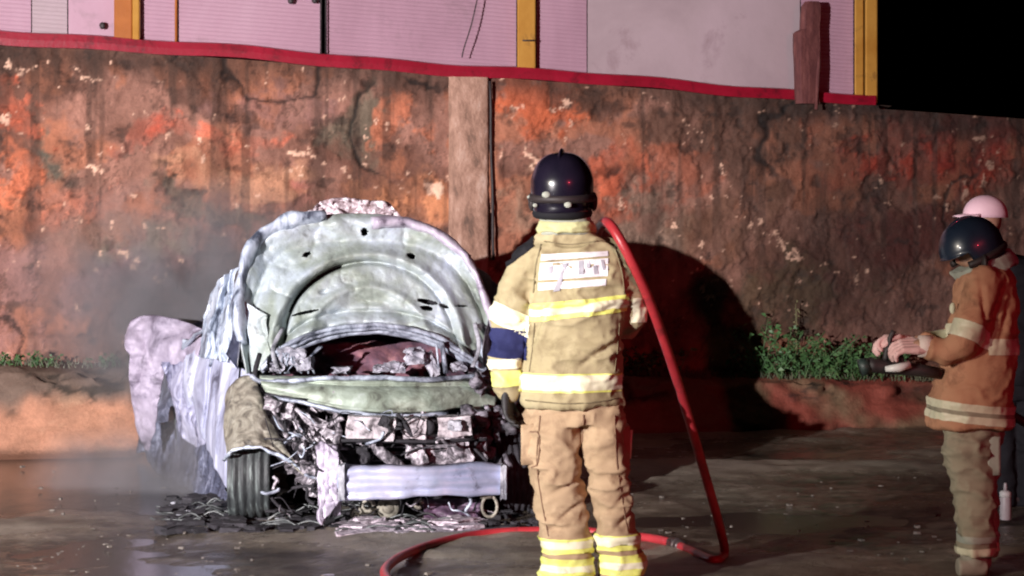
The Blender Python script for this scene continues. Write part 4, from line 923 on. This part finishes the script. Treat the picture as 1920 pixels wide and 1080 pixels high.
def head(mb, c, R, sc=1.0):
    """head with face: brow, nose, lips, chin, ears; local -Y is the face"""
    def q(x, y, z): return Vector(c)+R @ Vector((x, y, z))*sc
    mb.ball(q(0, .005, .03), .098*sc, (.80, .98, 1.05)); mb.ball(q(0, -.03, -.05), .066*sc, (.82, .95, 1.0)); mb.ball(q(0, -.062, -.088), .026*sc)
    mb.tube([q(0, -.088, .02), q(0, -.112, -.018)], [.010*sc, .015*sc], 8); mb.ball(q(0, -.110, -.020), .015*sc)
    mb.ball(q(0, -.090, -.052), .017*sc, (1.6, 1, .45)); mb.ball(q(0, -.082, .035), .03*sc, (1.9, .7, .4))
    for s in (-1, 1): mb.ball(q(s*.080, .01, -.01), .026*sc, (.4, .8, 1.2)); mb.ball(q(s*.032, -.078, .012), .014*sc)
    mb.tube([q(0, .0, -.05), q(0, .01, -.17)], .050*sc, 14)

def firefighter_back():
    Y0 = 8.64
    root = empty('person', P(1108, 1115, Y0), 'firefighter seen from behind in tan suit and dark helmet with red hose over shoulder', 'person')
    L = lambda px, py, dy=0: P(px, py, Y0+dy)
    s = 1/FPX*Y0
    # continuous body under the clothes
    mb = MB(); hc = L(1058, 352, -.02); R0 = Matrix.Rotation(math.radians(200), 3, 'Z') @ Matrix.Rotation(math.radians(8), 3, 'X')
    head(mb, hc, Matrix.Rotation(math.radians(165), 3, 'Z').to_3x3())
    mb.loft([ring(1066, 448, Y0, 30, .06), ring(1068, 470, Y0, 72, .085), ring(1078, 520, Y0, 76, .105), ring(1076, 640, Y0, 70, .10), ring(1072, 740, Y0, 74, .11), ring(1080, 790, Y0, 70, .10)])
    mb.tube([L(1060, 400), L(1066, 452)], .055, 14)
    for pts in ([(992, 482, 0), (958, 600, .02), (950, 722, -.04)], [(1148, 482, 0), (1180, 592, .06), (1120, 580, .32)], [(1044, 770, 0), (1046, 920, .0), (1062, 1085, .02)], [(1122, 770, 0), (1140, 920, .02), (1162, 1085, .02)]):
        arm(mb, [L(*p) for p in pts], [.055, .045, .034] if pts[0][1] < 600 else [.085, .062, .045])
    link_mesh('body', remesh(mb, .012, 3), M['skin'], root)
    # jacket
    mb = MB()
    mb.loft([ring(1062, 428, Y0, 40, .075), ring(1066, 446, Y0, 62, .09), ring(1068, 460, Y0, 88, .10), ring(1073, 485, Y0, 99, .125), ring(1083, 530, Y0, 97, .14), ring(1083, 580, Y0, 92, .142), ring(1077, 640, Y0, 92, .14), ring(1070, 700, Y0, 95, .145), ring(1070, 735, Y0, 93, .148), ring(1073, 756, Y0, 92, .150)])
    arm(mb, [L(992, 486), L(968, 540, .01), L(957, 600, .02), L(952, 650, .01), L(949, 700, -.02), L(949, 727, -.03)], [.074, .082, .080, .070, .062, .058])
    arm(mb, [L(1146, 484), L(1170, 540, .01), L(1186, 596, .05), L(1166, 610, .18), L(1125, 590, .30)], [.074, .074, .068, .062, .055])
    me = remesh(mb, .0085, 5)
    def fn(co):
        px = 960+co[:, 0]/co[:, 1]*FPX; py = HOR-(co[:, 2]-CAMH)/co[:, 1]*FPX
        d = -.014*np.exp(-((px-(1028-.42*(py-560)))/6)**2)*sstep(545, 575, py)*sstep(700, 640, py)       # long pull folds in the back
        d += .010*np.exp(-((px-(1044-.42*(py-560)))/9)**2)*sstep(545, 575, py)*sstep(700, 640, py)
        d -= .013*np.exp(-((py-(690-.62*(px-1080)))/7)**2)*sstep(1070, 1100, px)*sstep(1185, 1160, px)
        d -= .012*np.exp(-((px-(1002-.10*(py-500)))/5)**2)*sstep(470, 500, py)*sstep(600, 560, py)
        d += .010*np.exp(-((py-752)/9)**2)
        return d
    folds(me, .019, fn, 5)
    jk = link_mesh('jacket', me.copy(), M['cloth'], root)
    off = wloc(root)
    # sewn bands cut from the jacket itself
    def zz(py): return P(1000, py, Y0).z
    def bd(name, mat, y0l, y1l, x0, x1, slope=0., off_=.004):
        # between two sloping planes; slope = dz per m in X
        xm = (x0+x1)/2; a = P(xm, y0l, Y0); c = P(xm, y1l, Y0); nrm = Vector((-slope, 0, 1)).normalized()
        lo = P(x0, y0l, Y0).x; hi = P(x1, y0l, Y0).x
        return band(me, [(a, nrm), (c, -nrm)], name, mat, root, off_, lambda v: lo < v.x < hi)
    bd('chest_band', M['lime'], 560, 592, 994, 1176, .11); bd('chest_band_strip', M['cream'], 569, 583, 994, 1176, .11, .007)
    bd('waist_band', M['cream'], 700, 727, 972, 1164, 0); bd('waist_band_edge', M['lime'], 697, 731, 972, 1164, 0, .0025)
    bd('sleeve_band', M['cream'], 572, 612, 900, 992, -.45); bd('elbow_patch', M['navy'], 615, 670, 900, 988, -.10)
    bd('cuff_band', M['cream'], 672, 690, 900, 976, .05); bd('cuff_band', M['lime'], 694, 722, 900, 976, .05)
    bd('collar_band', M['lime'], 414, 436, 1000, 1115, .02)
    bd('sleeve_band', M['cream'], 558, 604, 1184, 1230, .0)
    bd('shoulder_patch', M['black_cloth'], 440, 486, 940, 1000, .75)
    # collar
    mb = MB(); mb.loft([ring(1056, 386, Y0, 47, .115), ring(1059, 410, Y0, 49, .108), ring(1062, 428, Y0, 50, .10), ring(1064, 440, Y0, 52, .095)])
    cm = remesh(mb, .008, 2); folds(cm, .006); co = link_mesh('collar', cm, M['grey_hood'], root)
    cm2 = MB(); cm2.loft([ring(1061, 415, Y0, 51, .116), ring(1062, 424, Y0, 54, .120), ring(1064, 436, Y0, 55, .116)]); q = remesh(cm2, .007, 1); folds(q, .012); link_mesh('collar_band', q, M['collar_lime'], root)
    mb = MB(); mb.box(L(1087, 441, .10), (.026, .006, .012), Matrix.Rotation(-.35, 3, 'Y')); mb.build('collar_tab', M['black_cloth'], root)
    # print on the back: a white reflective block in three rows, illegible at this size
    def onback(px, py, lift):
        best = None; tgt = P(px, py, Y0)
        d = (tgt-cam.location).normalized(); return None
    from mathutils.bvhtree import BVHTree
    bm = bmesh.new(); bm.from_mesh(me); bv = BVHTree.FromBMesh(bm); bm.free()
    def decal(name, poly, mat, lift, nu=16, nv=5):
        (ax, ay), (bx, by), (cx_, cy_), (dx, dy) = poly; vs = []
        for j in range(nv):
            for i in range(nu):
                u, v = i/(nu-1), j/(nv-1)
                x = (ax*(1-u)+bx*u)*(1-v)+(dx*(1-u)+cx_*u)*v; y = (ay*(1-u)+by*u)*(1-v)+(dy*(1-u)+cy_*u)*v
                p0 = P(x, y, Y0-.0); hit = bv.ray_cast(Vector((p0.x, Y0-1.2, p0.z)), Vector((0, 1, 0)))
                yy = hit[0].y if hit[0] else Y0
                vs.append((p0.x, yy-lift, p0.z))
        return mesh_obj(name, vs, [(j*nu+i, j*nu+i+1, (j+1)*nu+i+1, (j+1)*nu+i) for j in range(nv-1) for i in range(nu-1)], mat, root)
    decal('back_print', [(1014, 476), (1138, 470), (1138, 479), (1013, 488)], M['silver'], .005)
    decal('back_print', [(1012, 492), (1138, 483), (1137, 516), (1009, 524)], M['silver'], .005)
    decal('back_print', [(1008, 529), (1134, 521), (1133, 533), (1008, 543)], M['silver'], .005)
    for poly in ([(1028, 498), (1036, 497), (1034, 512), (1027, 513)], [(1053, 493), (1064, 492), (1058, 505), (1052, 507)], [(1050, 508), (1056, 506), (1048, 543), (1036, 545)],
                 [(1083, 488), (1092, 487), (1092, 512), (1083, 513)], [(1098, 488), (1105, 488), (1104, 500), (1098, 501)], [(1110, 497), (1117, 496), (1120, 512), (1112, 513)], [(1124, 486), (1130, 486), (1133, 505), (1128, 505)]):
        decal('print_mark', poly, M['mark'], .008, 5, 4)
    # trousers
    mb = MB()
    mb.loft([ring(1076, 735, Y0, 82, .125), ring(1076, 765, Y0, 90, .135), ring(1080, 795, Y0, 92, .13)])
    def leg(pts):
        mb.loft([(P(x, y, Y0+dy), Vector((hw*s, 0, 0)), Vector((0, hd, 0))) for x, y, hw, hd, dy in pts])
    leg([(1036, 765, 46, .115, 0), (1036, 830, 50, .12, 0), (1042, 880, 47, .115, 0), (1050, 940, 47, .108, .01), (1060, 1000, 46, .10, .02), (1063, 1050, 48, .10, .02), (1066, 1092, 50, .105, .02)])
    leg([(1128, 765, 38, .115, 0), (1132, 830, 40, .12, 0), (1138, 880, 38, .115, .01), (1148, 940, 39, .108, .02), (1157, 1000, 39, .10, .02), (1164, 1050, 42, .10, .02), (1168, 1092, 45, .105, .02)])
    tm = remesh(mb, .009, 4)
    def fl(co):
        px = 960+co[:, 0]/co[:, 1]*FPX; py = HOR-(co[:, 2]-CAMH)/co[:, 1]*FPX; d = 0
        for (x0, y0, sl, w_, l, a) in ((1075, 905, -.55, 6, 40, .016), (1070, 960, -.8, 6, 36, .014), (1165, 895, .25, 6, 30, .016), (1175, 930, -.9, 6, 32, .015), (1180, 965, -1.0, 6, 30, .014), (1050, 990, -.3, 6, 40, .010), (1100, 1038, .1, 4, 120, .010), (1060, 776, -.15, 5, 36, .010)):
            d = d-a*np.exp(-((py-(y0+sl*(px-x0)))/w_)**2)*np.exp(-((px-x0)/l)**2)
        return d
    folds(tm, .019, fl, 15); link_mesh('trousers', tm.copy(), M['cloth_leg'], root)
    def tb(name, mat, y0, y1, x0, x1, o_=.004):
        a = P(1000, y0, Y0); c = P(1000, y1, Y0); lo = P(x0, y0, Y0).x; hi = P(x1, y0, Y0).x
        return band(tm, [(a, Vector((0, 0, 1))), (c, Vector((0, 0, -1)))], name, mat, root, o_, lambda v: lo < v.x < hi)
    for x0, x1, dy in ((960, 1112, 0), (1112, 1230, -6)):
        tb('leg_band', M['lime'], 1006+dy, 1034+dy, x0, x1); tb('leg_band', M['cream'], 1010+dy, 1024+dy, x0, x1, .007)
        tb('leg_band', M['lime'], 1042+dy, 1080+dy, x0, x1); tb('leg_band', M['cream'], 1056+dy, 1068+dy, x0, x1, .007)
    # pockets
    mb = MB()
    for k in range(1): chunk(mb, L(990, 830, .0), (.030, .075, .085), .12, n=4)
    mb.build('leg_pocket', M['cloth_leg'], root)
    mb = MB(); chunk(mb, L(1170, 832, .05), (.022, .06, .080), .12, n=4); mb.build('leg_pocket', M['cloth_leg'], root)
    mb = MB(); mb.tube([L(1184, 806, .04), L(1181, 860, .04)], .006, 8); mb.build('pocket_strip', M['cream'], root)
    bm = bmesh.new(); bm.from_mesh(tm); bt = BVHTree.FromBMesh(bm); bm.free()
    def seam(pts, tree, r_, mat, name='seam'):
        out = []
        for q_ in spline([L(*p) for p in pts], 6):
            hit = tree.ray_cast(Vector((q_.x, Y0-1.2, q_.z)), Vector((0, 1, 0)))
            if hit[0]: out.append(hit[0]+Vector((0, -.0015, 0)))
        mb = MB(); mb.tube(out, r_, 6); mb.build(name, mat, root)
    seam([(1014, 458), (1004, 500), (1000, 548)], bv, .0035, M['cloth_dk']); seam([(1150, 462), (1164, 510), (1168, 548)], bv, .0035, M['cloth_dk'])
    seam([(1002, 604), (998, 650), (992, 694)], bv, .003, M['cloth_dk']); seam([(1160, 604), (1156, 650), (1150, 694)], bv, .003, M['cloth_dk'])
    seam([(1020, 452), (1065, 458), (1120, 452)], bv, .003, M['cloth_dk']); seam([(985, 746), (1070, 750), (1158, 744)], bv, .003, M['cloth_dk'], 'hem')
    seam([(1012, 775), (1006, 860), (1016, 940), (1028, 1000)], bt, .003, M['cloth_dk2']); seam([(1150, 775), (1154, 860), (1166, 940), (1176, 995)], bt, .003, M['cloth_dk2'])
    seam([(994, 806), (1010, 810), (1008, 862), (996, 872)], bt, .004, M['cloth_dk2'], 'pocket_edge'); seam([(1092, 772), (1092, 800), (1090, 830)], bt, .004, M['cloth_dk2'])
    # boots
    for x, dx in ((1068, -.01), (1166, .02)):
        mb = MB(); c = L(x, 1100, .0); mb.tube([c+Vector((0, .02, .09)), c+Vector((0, .01, -.0))], [.062, .062], 14)
        mb.loft([(c+Vector((dx, -.08, -.03)), Vector((.048, 0, 0)), Vector((0, 0, .04))), (c+Vector((dx, .0, -.02)), Vector((.052, 0, 0)), Vector((0, 0, .05))), (c+Vector((dx, .12, -.025)), Vector((.056, 0, 0)), Vector((0, 0, .04))), (c+Vector((dx, .20, -.03)), Vector((.045, 0, 0)), Vector((0, 0, .028)))])
        bm_ = remesh(mb, .009, 3); co, no = vnorm(bm_); co[:, 2] = np.maximum(co[:, 2], .004); bm_.vertices.foreach_set('co', co.ravel()); link_mesh('boot', bm_, M['boot'], root)
    # gloves
    hand('glove', L(950, 728, -.03), (.03, -.10, -1), (1, -.25, 0), 1, M['glove'], root, .55, 1.05)
    hand('glove', L(1122, 588, .32), (-.5, .25, .8), (.5, .8, .2), -1, M['glove'], root, 1.0, 1.05)
    helmet(root, L(1054, 350, -.01), Matrix.Rotation(math.radians(172), 3, 'Z').to_3x3() @ Matrix.Rotation(math.radians(-4), 3, 'X') , M['helmet'], M['grey_hood'])
    return root
M['collar_lime'] = mat_noise('soiled_lime_collar', [(.3, (.40, .40, .20)), (.7, (.60, .60, .32))], 14, .7, bump=.3)
firefighter_back()

def firefighter_side():
    Y0 = 9.16; s = Y0/FPX
    root = empty('person', P(1828, 1075, Y0), 'firefighter at right in russet suit facing left and leaning over a nozzle', 'person')
    L = lambda px, py, dy=0: P(px, py, Y0+dy)
    RH = Matrix.Rotation(math.radians(-82), 3, 'Z') @ Matrix.Rotation(math.radians(26), 3, 'X')
    mb = MB(); head(mb, L(1832, 462), RH)
    mb.loft([ring(1856, 500, Y0, 26, .07), ring(1852, 530, Y0, 42, .15), ring(1842, 600, Y0, 44, .15), ring(1830, 700, Y0, 44, .15), ring(1826, 790, Y0, 40, .15)])
    for pts in ([(1850, 530, -.14), (1808, 650, -.18), (1722, 648, -.14)], [(1850, 530, .15), (1800, 640, .14), (1722, 640, .0)], [(1826, 780, -.08), (1818, 900, -.08), (1832, 1040, -.06)], [(1826, 780, .09), (1828, 900, .10), (1838, 1030, .10)]):
        arm(mb, [L(*p) for p in pts], [.052, .042, .032] if pts[0][1] < 600 else [.08, .058, .042])
    link_mesh('body', remesh(mb, .012, 3), M['skin'], root)
    # jacket
    mb = MB()
    mb.loft([ring(1854, 494, Y0, 30, .10), ring(1850, 515, Y0, 50, .17), ring(1846, 560, Y0, 58, .19), ring(1842, 620, Y0, 62, .19), ring(1832, 690, Y0, 68, .20), ring(1820, 750, Y0, 76, .21), ring(1816, 798, Y0, 77, .215)])
    arm(mb, [L(1848, 530, -.15), L(1826, 590, -.18), L(1806, 645, -.19), L(1775, 660, -.17), L(1745, 652, -.14)], [.078, .078, .072, .060, .050])
    arm(mb, [L(1848, 530, .15), L(1818, 600, .17), L(1796, 640, .15), L(1770, 645, .08), L(1740, 640, .0)], [.076, .074, .066, .056, .048])
    me = remesh(mb, .009, 4)
    def fn(co):
        px = 960+co[:, 0]/co[:, 1]*FPX; py = HOR-(co[:, 2]-CAMH)/co[:, 1]*FPX; d = 0
        for (x0, y0, sx, w_, l, a) in ((1846, 580, .15, 5, 50, .016), (1866, 590, -.25, 5, 45, .014), (1884, 600, -.2, 5, 45, .012)):
            d = d-a*np.exp(-((px-(x0+sx*(py-y0)))/w_)**2)*np.exp(-((py-y0)/l)**2)
        return d
    folds(me, .013, fn, 25); link_mesh('jacket', me.copy(), M['cloth_red'], root)
    def bd(name, mat, y0, y1, x0, x1, slope=0., o_=.004, dymax=9):
        a = P((x0+x1)/2, y0, Y0); c = P((x0+x1)/2, y1, Y0); nrm = Vector((-slope, 0, 1)).normalized(); lo = P(x0, y0, Y0).x; hi = P(x1, y0, Y0).x
        return band(me, [(a, nrm), (c, -nrm)], name, mat, root, o_, lambda v: lo < v.x < hi and v.y < Y0+dymax)
    bd('hem_band', M['creamg'], 752, 766, 1700, 1930, -.10); bd('hem_band', M['creamg'], 774, 788, 1700, 1930, -.10); bd('hem_band', M['cloth_grey'], 766, 774, 1700, 1930, -.10, .003)
    bd('chest_band', M['creamg'], 632, 662, 1836, 1930, -.03)
    # upper-arm band across the sleeve
    ax = (L(1806, 645, -.19)-L(1848, 530, -.15)).normalized(); a = L(1830, 612, -.18); c = L(1806, 650, -.18)
    band(me, [(a+ax*-.0, -ax), (a+ax*.078, ax)], 'sleeve_band', M['creamg'], root, .005, lambda v: v.x < L(1838, 600).x and v.y < Y0+.05 and v.z > L(0, 668).z)
    mb = MB()      # hood / collar
    mb.loft([(L(1822, 498), Vector((.10, 0, .03)), Vector((0, .10, 0))), (L(1838, 492), Vector((.125, 0, .055)), Vector((0, .115, 0))), (L(1856, 512), Vector((.125, 0, .05)), Vector((0, .13, 0)))])
    q = remesh(mb, .009, 2); folds(q, .012); link_mesh('hood', q, M['grey_hood'], root)
    # trousers
    mb = MB()
    mb.loft([ring(1824, 775, Y0, 56, .16), ring(1822, 830, Y0, 50, .16)])
    for dy, dx in ((-.08, 0), (.09, 6)):
        mb.loft([(P(x+dx, y, Y0+dy), Vector((hw*s, 0, 0)), Vector((0, .095, 0))) for x, y, hw in ((1820, 800, 48), (1816, 850, 46), (1820, 890, 42), (1826, 930, 36), (1830, 970, 34), (1830, 1010, 33), (1828, 1036, 33))])
    tm = remesh(mb, .009, 3); folds(tm, .018, None, 35); link_mesh('trousers', tm.copy(), M['cloth_grey'], root)
    band(tm, [(L(1830, 1018), Vector((0, 0, 1))), (L(1830, 1034), Vector((0, 0, -1)))], 'leg_band', M['creamg'], root, .006)
    band(tm, [(L(1830, 996), Vector((0, 0, 1))), (L(1830, 1008), Vector((0, 0, -1)))], 'leg_band', M['grey_hood'], root, .005)
    mb = MB(); chunk(mb, L(1858, 852, -.10), (.030, .05, .085), .15, n=4); mb.build('leg_pocket', M['grey_hood'], root)
    for dy, dx in ((-.08, 0), (.10, 8)):
        mb = MB(); c = L(1828+dx, 1052, dy); mb.tube([c+Vector((0, 0, .07)), c+Vector((0, 0, -.01))], [.058, .056], 14)
        z0 = -c.z
        mb.loft([(c+Vector((.05, 0, z0+.05)), Vector((0, .045, 0)), Vector((0, 0, .045))), (c+Vector((0, 0, z0+.05)), Vector((0, .05, 0)), Vector((0, 0, .05))), (c+Vector((-.08, 0, z0+.04)), Vector((0, .05, 0)), Vector((0, 0, .04)))])
        q = remesh(mb, .009, 3); co, no = vnorm(q); co[:, 2] = np.maximum(co[:, 2], .004); q.vertices.foreach_set('co', co.ravel()); link_mesh('boot', q, M['boot_grey'], root)
    hand('glove', L(1738, 650, -.14), (-1, -.05, .02), (0, .5, -1), 1, M['glove_pale'], root, .85, 1.15)
    hand('glove', L(1700, 640, .0), (-1, -.1, .05), (0, -.4, -1), -1, M['glove_pale'], root, 1.0, 1.15)
    mb = MB(); mb.tube([L(1748, 650, -.14), L(1722, 649, -.14)], [.052, .048], 14); mb.build('glove_cuff', M['glove_cuff'], root)
    mb = MB(); mb.ball(L(1786, 578, -.1), .02, (.7, .6, 1.3)); mb.build('shoulder_lamp', M['creamg'], root)
    helmet(root, L(1822, 466, -.0), RH, M['helmet_navy'], M['silver'], .95, False)
    # small holes burnt in the cloth
    return root
M['creamg'] = mat_noise('dusty_cream_band', [(.3, (.52, .50, .36)), (.7, (.78, .74, .56))], 12, .5, bump=.15)
M['glove_cuff'] = mat_noise('pale_glove_cuff', [(.3, (.55, .44, .40)), (.7, (.74, .62, .56))], 20, .7, bump=.3)
firefighter_side()

def bystander():
    Y0 = 11.3
    root = empty('person', P(1880, 949, Y0), 'person in dark clothes and pale pink cap standing behind the second firefighter', 'person')
    root.location.z = 0
    yy = lambda y: 412+(y-412)*.885
    L = lambda px, py, dy=0: P(px, yy(py), Y0+dy)
    ring = lambda px, py, Y, hw, hd: (P(px, yy(py), Y), Vector((hw*.9/FPX*Y, 0, 0)), Vector((0, hd, 0)))
    RH = Matrix.Rotation(math.radians(-75), 3, 'Z').to_3x3(); k = FPX/Y0
    mb = MB(); head(mb, L(1850, 424), RH)
    mb.loft([ring(1870, 478, Y0, 22, .06), ring(1884, 505, Y0, 60, .13), ring(1894, 600, Y0, 62, .13), ring(1894, 720, Y0, 58, .13), ring(1896, 780, Y0, 54, .13)])
    for pts in ([(1930, 510, .05), (1952, 620, .05), (1940, 720, -.05)], [(1880, 510, .0), (1872, 620, .0), (1878, 720, -.05)], [(1878, 780, 0), (1880, 900, 0), (1884, 1015, 0)], [(1918, 780, 0), (1922, 900, 0), (1930, 1015, 0)]):
        arm(mb, [L(*p) for p in pts], [.055, .045, .034] if pts[0][1] < 600 else [.085, .06, .045])
    link_mesh('body', remesh(mb, .013, 3), M['skin'], root)
    mb = MB(); mb.loft([ring(1872, 484, Y0, 34, .09), ring(1888, 505, Y0, 66, .15), ring(1896, 600, Y0, 68, .15), ring(1896, 760, Y0, 66, .15)])
    arm(mb, [L(1934, 512, .05), L(1956, 620, .05), L(1944, 715, -.05)], [.07, .06, .05]); arm(mb, [L(1880, 512, .0), L(1872, 620, .0), L(1878, 715, -.05)], [.06, .055, .05])
    q = remesh(mb, .011, 4); folds(q, .012); link_mesh('jacket', q, M['black_cloth'], root)
    mb = MB(); mb.loft([ring(1896, 745, Y0, 60, .14), ring(1898, 790, Y0, 58, .13)])
    for x in (1876, 1922): mb.loft([ring(x, 780, Y0, 32, .11), ring(x+2, 900, Y0, 26, .09), ring(x+6, 1018, Y0, 24, .08)])
    q = remesh(mb, .011, 4); folds(q, .012); link_mesh('trousers', q, M['black_cloth'], root)
    for x in (1882, 1928):
        mb = MB(); c = L(x, 1020); c.z = .05; mb.loft([(c+Vector((.06, .0, 0)), Vector((0, .045, 0)), Vector((0, 0, .045))), (c, Vector((0, .05, 0)), Vector((0, 0, .05))), (c+Vector((-.17, 0, -.01)), Vector((0, .045, 0)), Vector((0, 0, .035)))]); q = remesh(mb, .009, 2); link_mesh('boot', q, M['boot'], root)
    hand('hand', L(1940, 722, -.05), (0, 0, -1), (-1, 0, 0), 1, M['skin'], root, .5); hand('hand', L(1878, 722, -.05), (0, 0, -1), (-1, 0, 0), 1, M['skin'], root, .5)
    # cap: crown panel dome and a brim pointing left
    vs = []; nu, nv = 32, 12; c = L(1846, 412)
    for j in range(nv):
        th = math.radians(2+88*j/(nv-1))
        for i in range(nu):
            a = 2*math.pi*i/nu; vs.append(c+RH @ Vector((.108*math.sin(th)*math.cos(a), .128*math.sin(th)*math.sin(a)+.005, .125*math.cos(th)**.85+.012)))
    o = mesh_obj('cap', vs, [(j*nu+i, (j+1)*nu+i, (j+1)*nu+(i+1) % nu, j*nu+(i+1) % nu) for j in range(nv-1) for i in range(nu)], M['cap'], root)
    md = o.modifiers.new('t', 'SOLIDIFY'); md.thickness = .004
    vs = []
    for i in range(15):
        a = math.pi*i/14
        for t in (0, .5, 1): vs.append(c+RH @ Vector((.085*math.cos(a), -(.07+.115*t*math.sin(a)**.6), .028-.010*t+.018*t*(1-t)-.012*abs(math.cos(a))*t)))
    o2 = mesh_obj('cap_brim', vs, [(i*3+k_, i*3+k_+1, i*3+k_+4, i*3+k_+3) for i in range(14) for k_ in range(2)], M['cap'], o); md = o2.modifiers.new('t', 'SOLIDIFY'); md.thickness = .006
bystander()

# ------------------------------------------------------------------ hose
def G(px, py, r=.021):          # a point of hose lying on the ground
    Y = 1.6*FPX/(py-HOR); p = P(px, py, Y); p.z = r+.012; return p
def hose():
    root = empty('fire_hose', G(1355, 1058), 'red rubber fire hose sloping from the firefighter\'s shoulder down to the ground', 'hose')
    air = [P(1085, 640, 9.02), P(1098, 560, 9.00), P(1112, 470, 8.90), P(1124, 428, 8.78), P(1136, 416, 8.66), P(1152, 432, 8.54), P(1182, 486, 8.52), P(1217, 562, 8.62), P(1255, 668, 8.80), P(1290, 780, 8.98), P(1325, 900, 9.16), P(1350, 990, 9.30)]
    tail = [G(1358, 1050), G(1340, 1064), G(1300, 1048), G(1250, 1028), G(1190, 1018), G(1090, 1008), G(985, 1008), G(900, 1014), G(830, 1028), G(775, 1046), G(735, 1068), G(722, 1092), G(760, 1120), G(900, 1150), G(1150, 1190)]
    pts = spline(air+tail, 10)
    mb = MB(); mb.tube(pts, .0215, 16); mb.build('hose_line', M['hose'], root)
    mb = MB(); c = G(1268, 1034); d = (G(1250, 1028)-G(1300, 1048)).normalized()
    mb.tube([c-d*.06, c-d*.055, c+d*.055, c+d*.06], [.026, .031, .031, .026], 16)
    mb.tube([c-d*.02, c+d*.02], .034, 8); mb.build('coupling', M['coupling'], root)
M['coupling'] = mat_noise('dark_metal_coupling', [(.3, (.05, .03, .03)), (.7, (.18, .14, .14))], 12, .35, metal=.6, bump=.2)
hose()
# nozzle held by the second firefighter
def nozzle():
    Y0 = 9.08; L = lambda x, y, dy=0: P(x, y, Y0+dy)
    root = empty('hose_nozzle', L(1700, 690), 'black branch nozzle with painted barrel highlight held by the second firefighter', 'nozzle')
    mb = MB(); mb.tube([L(1628, 684), L(1640, 686), L(1725, 694), L(1760, 700)], [.036, .032, .028, .025], 18); mb.build('barrel', M['wire'], root)
    mb = MB(); mb.tube([L(1660, 692, -.045), L(1684, 690, -.05), L(1706, 683, -.045)], [.012, .020, .017], 10); mb.build('barrel_highlight', M['white_plastic'], root)  # white strip painting the highlight on the black barrel
    mb = MB(); mb.tube([L(1612, 690), L(1630, 685)], [.040, .036], 18); mb.build('nozzle_tip', M['darkgreen'], root)
    mb = MB(); mb.tube(spline([L(1690, 690), L(1688, 668), L(1666, 652), L(1660, 676)], 5), .014, 8); mb.tube(spline([L(1676, 620), L(1668, 640), L(1676, 668)], 4), .012, 8); mb.build('bail_handle', M['wire'], root)
    mb = MB(); mb.tube(spline([L(1755, 700), L(1785, 710, .1), L(1830, 740, .26), L(1900, 780, .36), L(1990, 830, .4)], 6), .022, 12); mb.build('hose_tail', M['wire'], root)
M['darkgreen'] = mat_noise('dark_green_rubber', [(.3, (.01, .02, .018)), (.7, (.03, .05, .045))], 12, .5, bump=.2)
nozzle()
# bottle standing on the road at right
def bottle():
    Y = 1.6*FPX/(976-HOR); c = P(1885, 976, Y); root = empty('bottle', (c.x, c.y, 0), 'small white plastic bottle standing on the road behind the right firefighter', 'bottle')
    def rev(prof, name, mat):
        n = 20; vs = [(c.x+r_*math.cos(2*math.pi*i/n), c.y+r_*math.sin(2*math.pi*i/n), z) for r_, z in prof for i in range(n)]; k = len(prof)
        mesh_obj(name, vs, [(j*n+i, j*n+(i+1) % n, (j+1)*n+(i+1) % n, (j+1)*n+i) for j in range(k-1) for i in range(n)]+[tuple(range(n-1, -1, -1)), tuple((k-1)*n+i for i in range(n))], mat, root)
    rev([(.028, .004), (.030, .01), (.030, .125), (.026, .14)], 'bottle_body', M['grey_plastic'])
    rev([(.0305, .125), (.031, .15), (.018, .160)], 'shoulder', M['white_plastic']); rev([(.010, .158), (.009, .19), (.006, .20)], 'spout', M['grey_plastic'])
M['grey_plastic'] = mat_noise('grey_plastic', [(.3, (.40, .37, .38)), (.7, (.52, .49, .50))], 9, .4, bump=0)
bottle()

# ------------------------------------------------------------------ smoke drifting off the wreck
def smoke(name, c, half, dens, label, sc=1.6, col=(.80, .78, .84)):
    mb = MB(); mb.ball((0, 0, 0), 1, half, 24, 14); o = mb.build(name, None_mat, None); o.location = c; o.data.materials.clear()
    m = bpy.data.materials.new(name+'_volume'); m.use_nodes = True; n = m.node_tree; n.nodes.clear()
    out = N(n, 'ShaderNodeOutputMaterial'); pv = N(n, 'ShaderNodeVolumePrincipled'); pv.inputs['Color'].default_value = (*col, 1); pv.inputs['Anisotropy'].default_value = .1
    tc = N(n, 'ShaderNodeTexCoord'); mp = N(n, 'ShaderNodeMapping'); mp.inputs['Scale'].default_value = tuple(1/h for h in half)
    n.links.new(tc.outputs['Object'], mp.inputs[0]); gr = N(n, 'ShaderNodeTexGradient', gradient_type='SPHERICAL'); n.links.new(mp.outputs[0], gr.inputs[0])
    tx = N(n, 'ShaderNodeTexNoise'); tx.inputs['Scale'].default_value = sc; tx.inputs['Detail'].default_value = 3; tx.inputs['Distortion'].default_value = .6; n.links.new(tc.outputs['Object'], tx.inputs[0])
    r_ = ramp(n, tx.outputs[0], [(.38, (0, 0, 0)), (.66, (1, 1, 1))])
    a = N(n, 'ShaderNodeMath', operation='MULTIPLY'); n.links.new(gr.outputs['Fac'], a.inputs[0]); n.links.new(r_.outputs[0], a.inputs[1])
    b_ = N(n, 'ShaderNodeMath', operation='MULTIPLY'); n.links.new(a.outputs[0], b_.inputs[0]); b_.inputs[1].default_value = dens
    n.links.new(b_.outputs[0], pv.inputs['Density']); n.links.new(pv.outputs[0], out.inputs['Volume']); o.data.materials.append(m)
    tag(o, label, 'smoke', kind='stuff')
smoke('smoke', P(370, 560, 13.3), (1.35, .55, .85), 8.0, 'thin lilac smoke drifting up left of the wreck')
smoke('steam', P(330, 900, 12.2), (1.0, .45, .45), 9.0, 'low steam over the puddle beside the rear door')
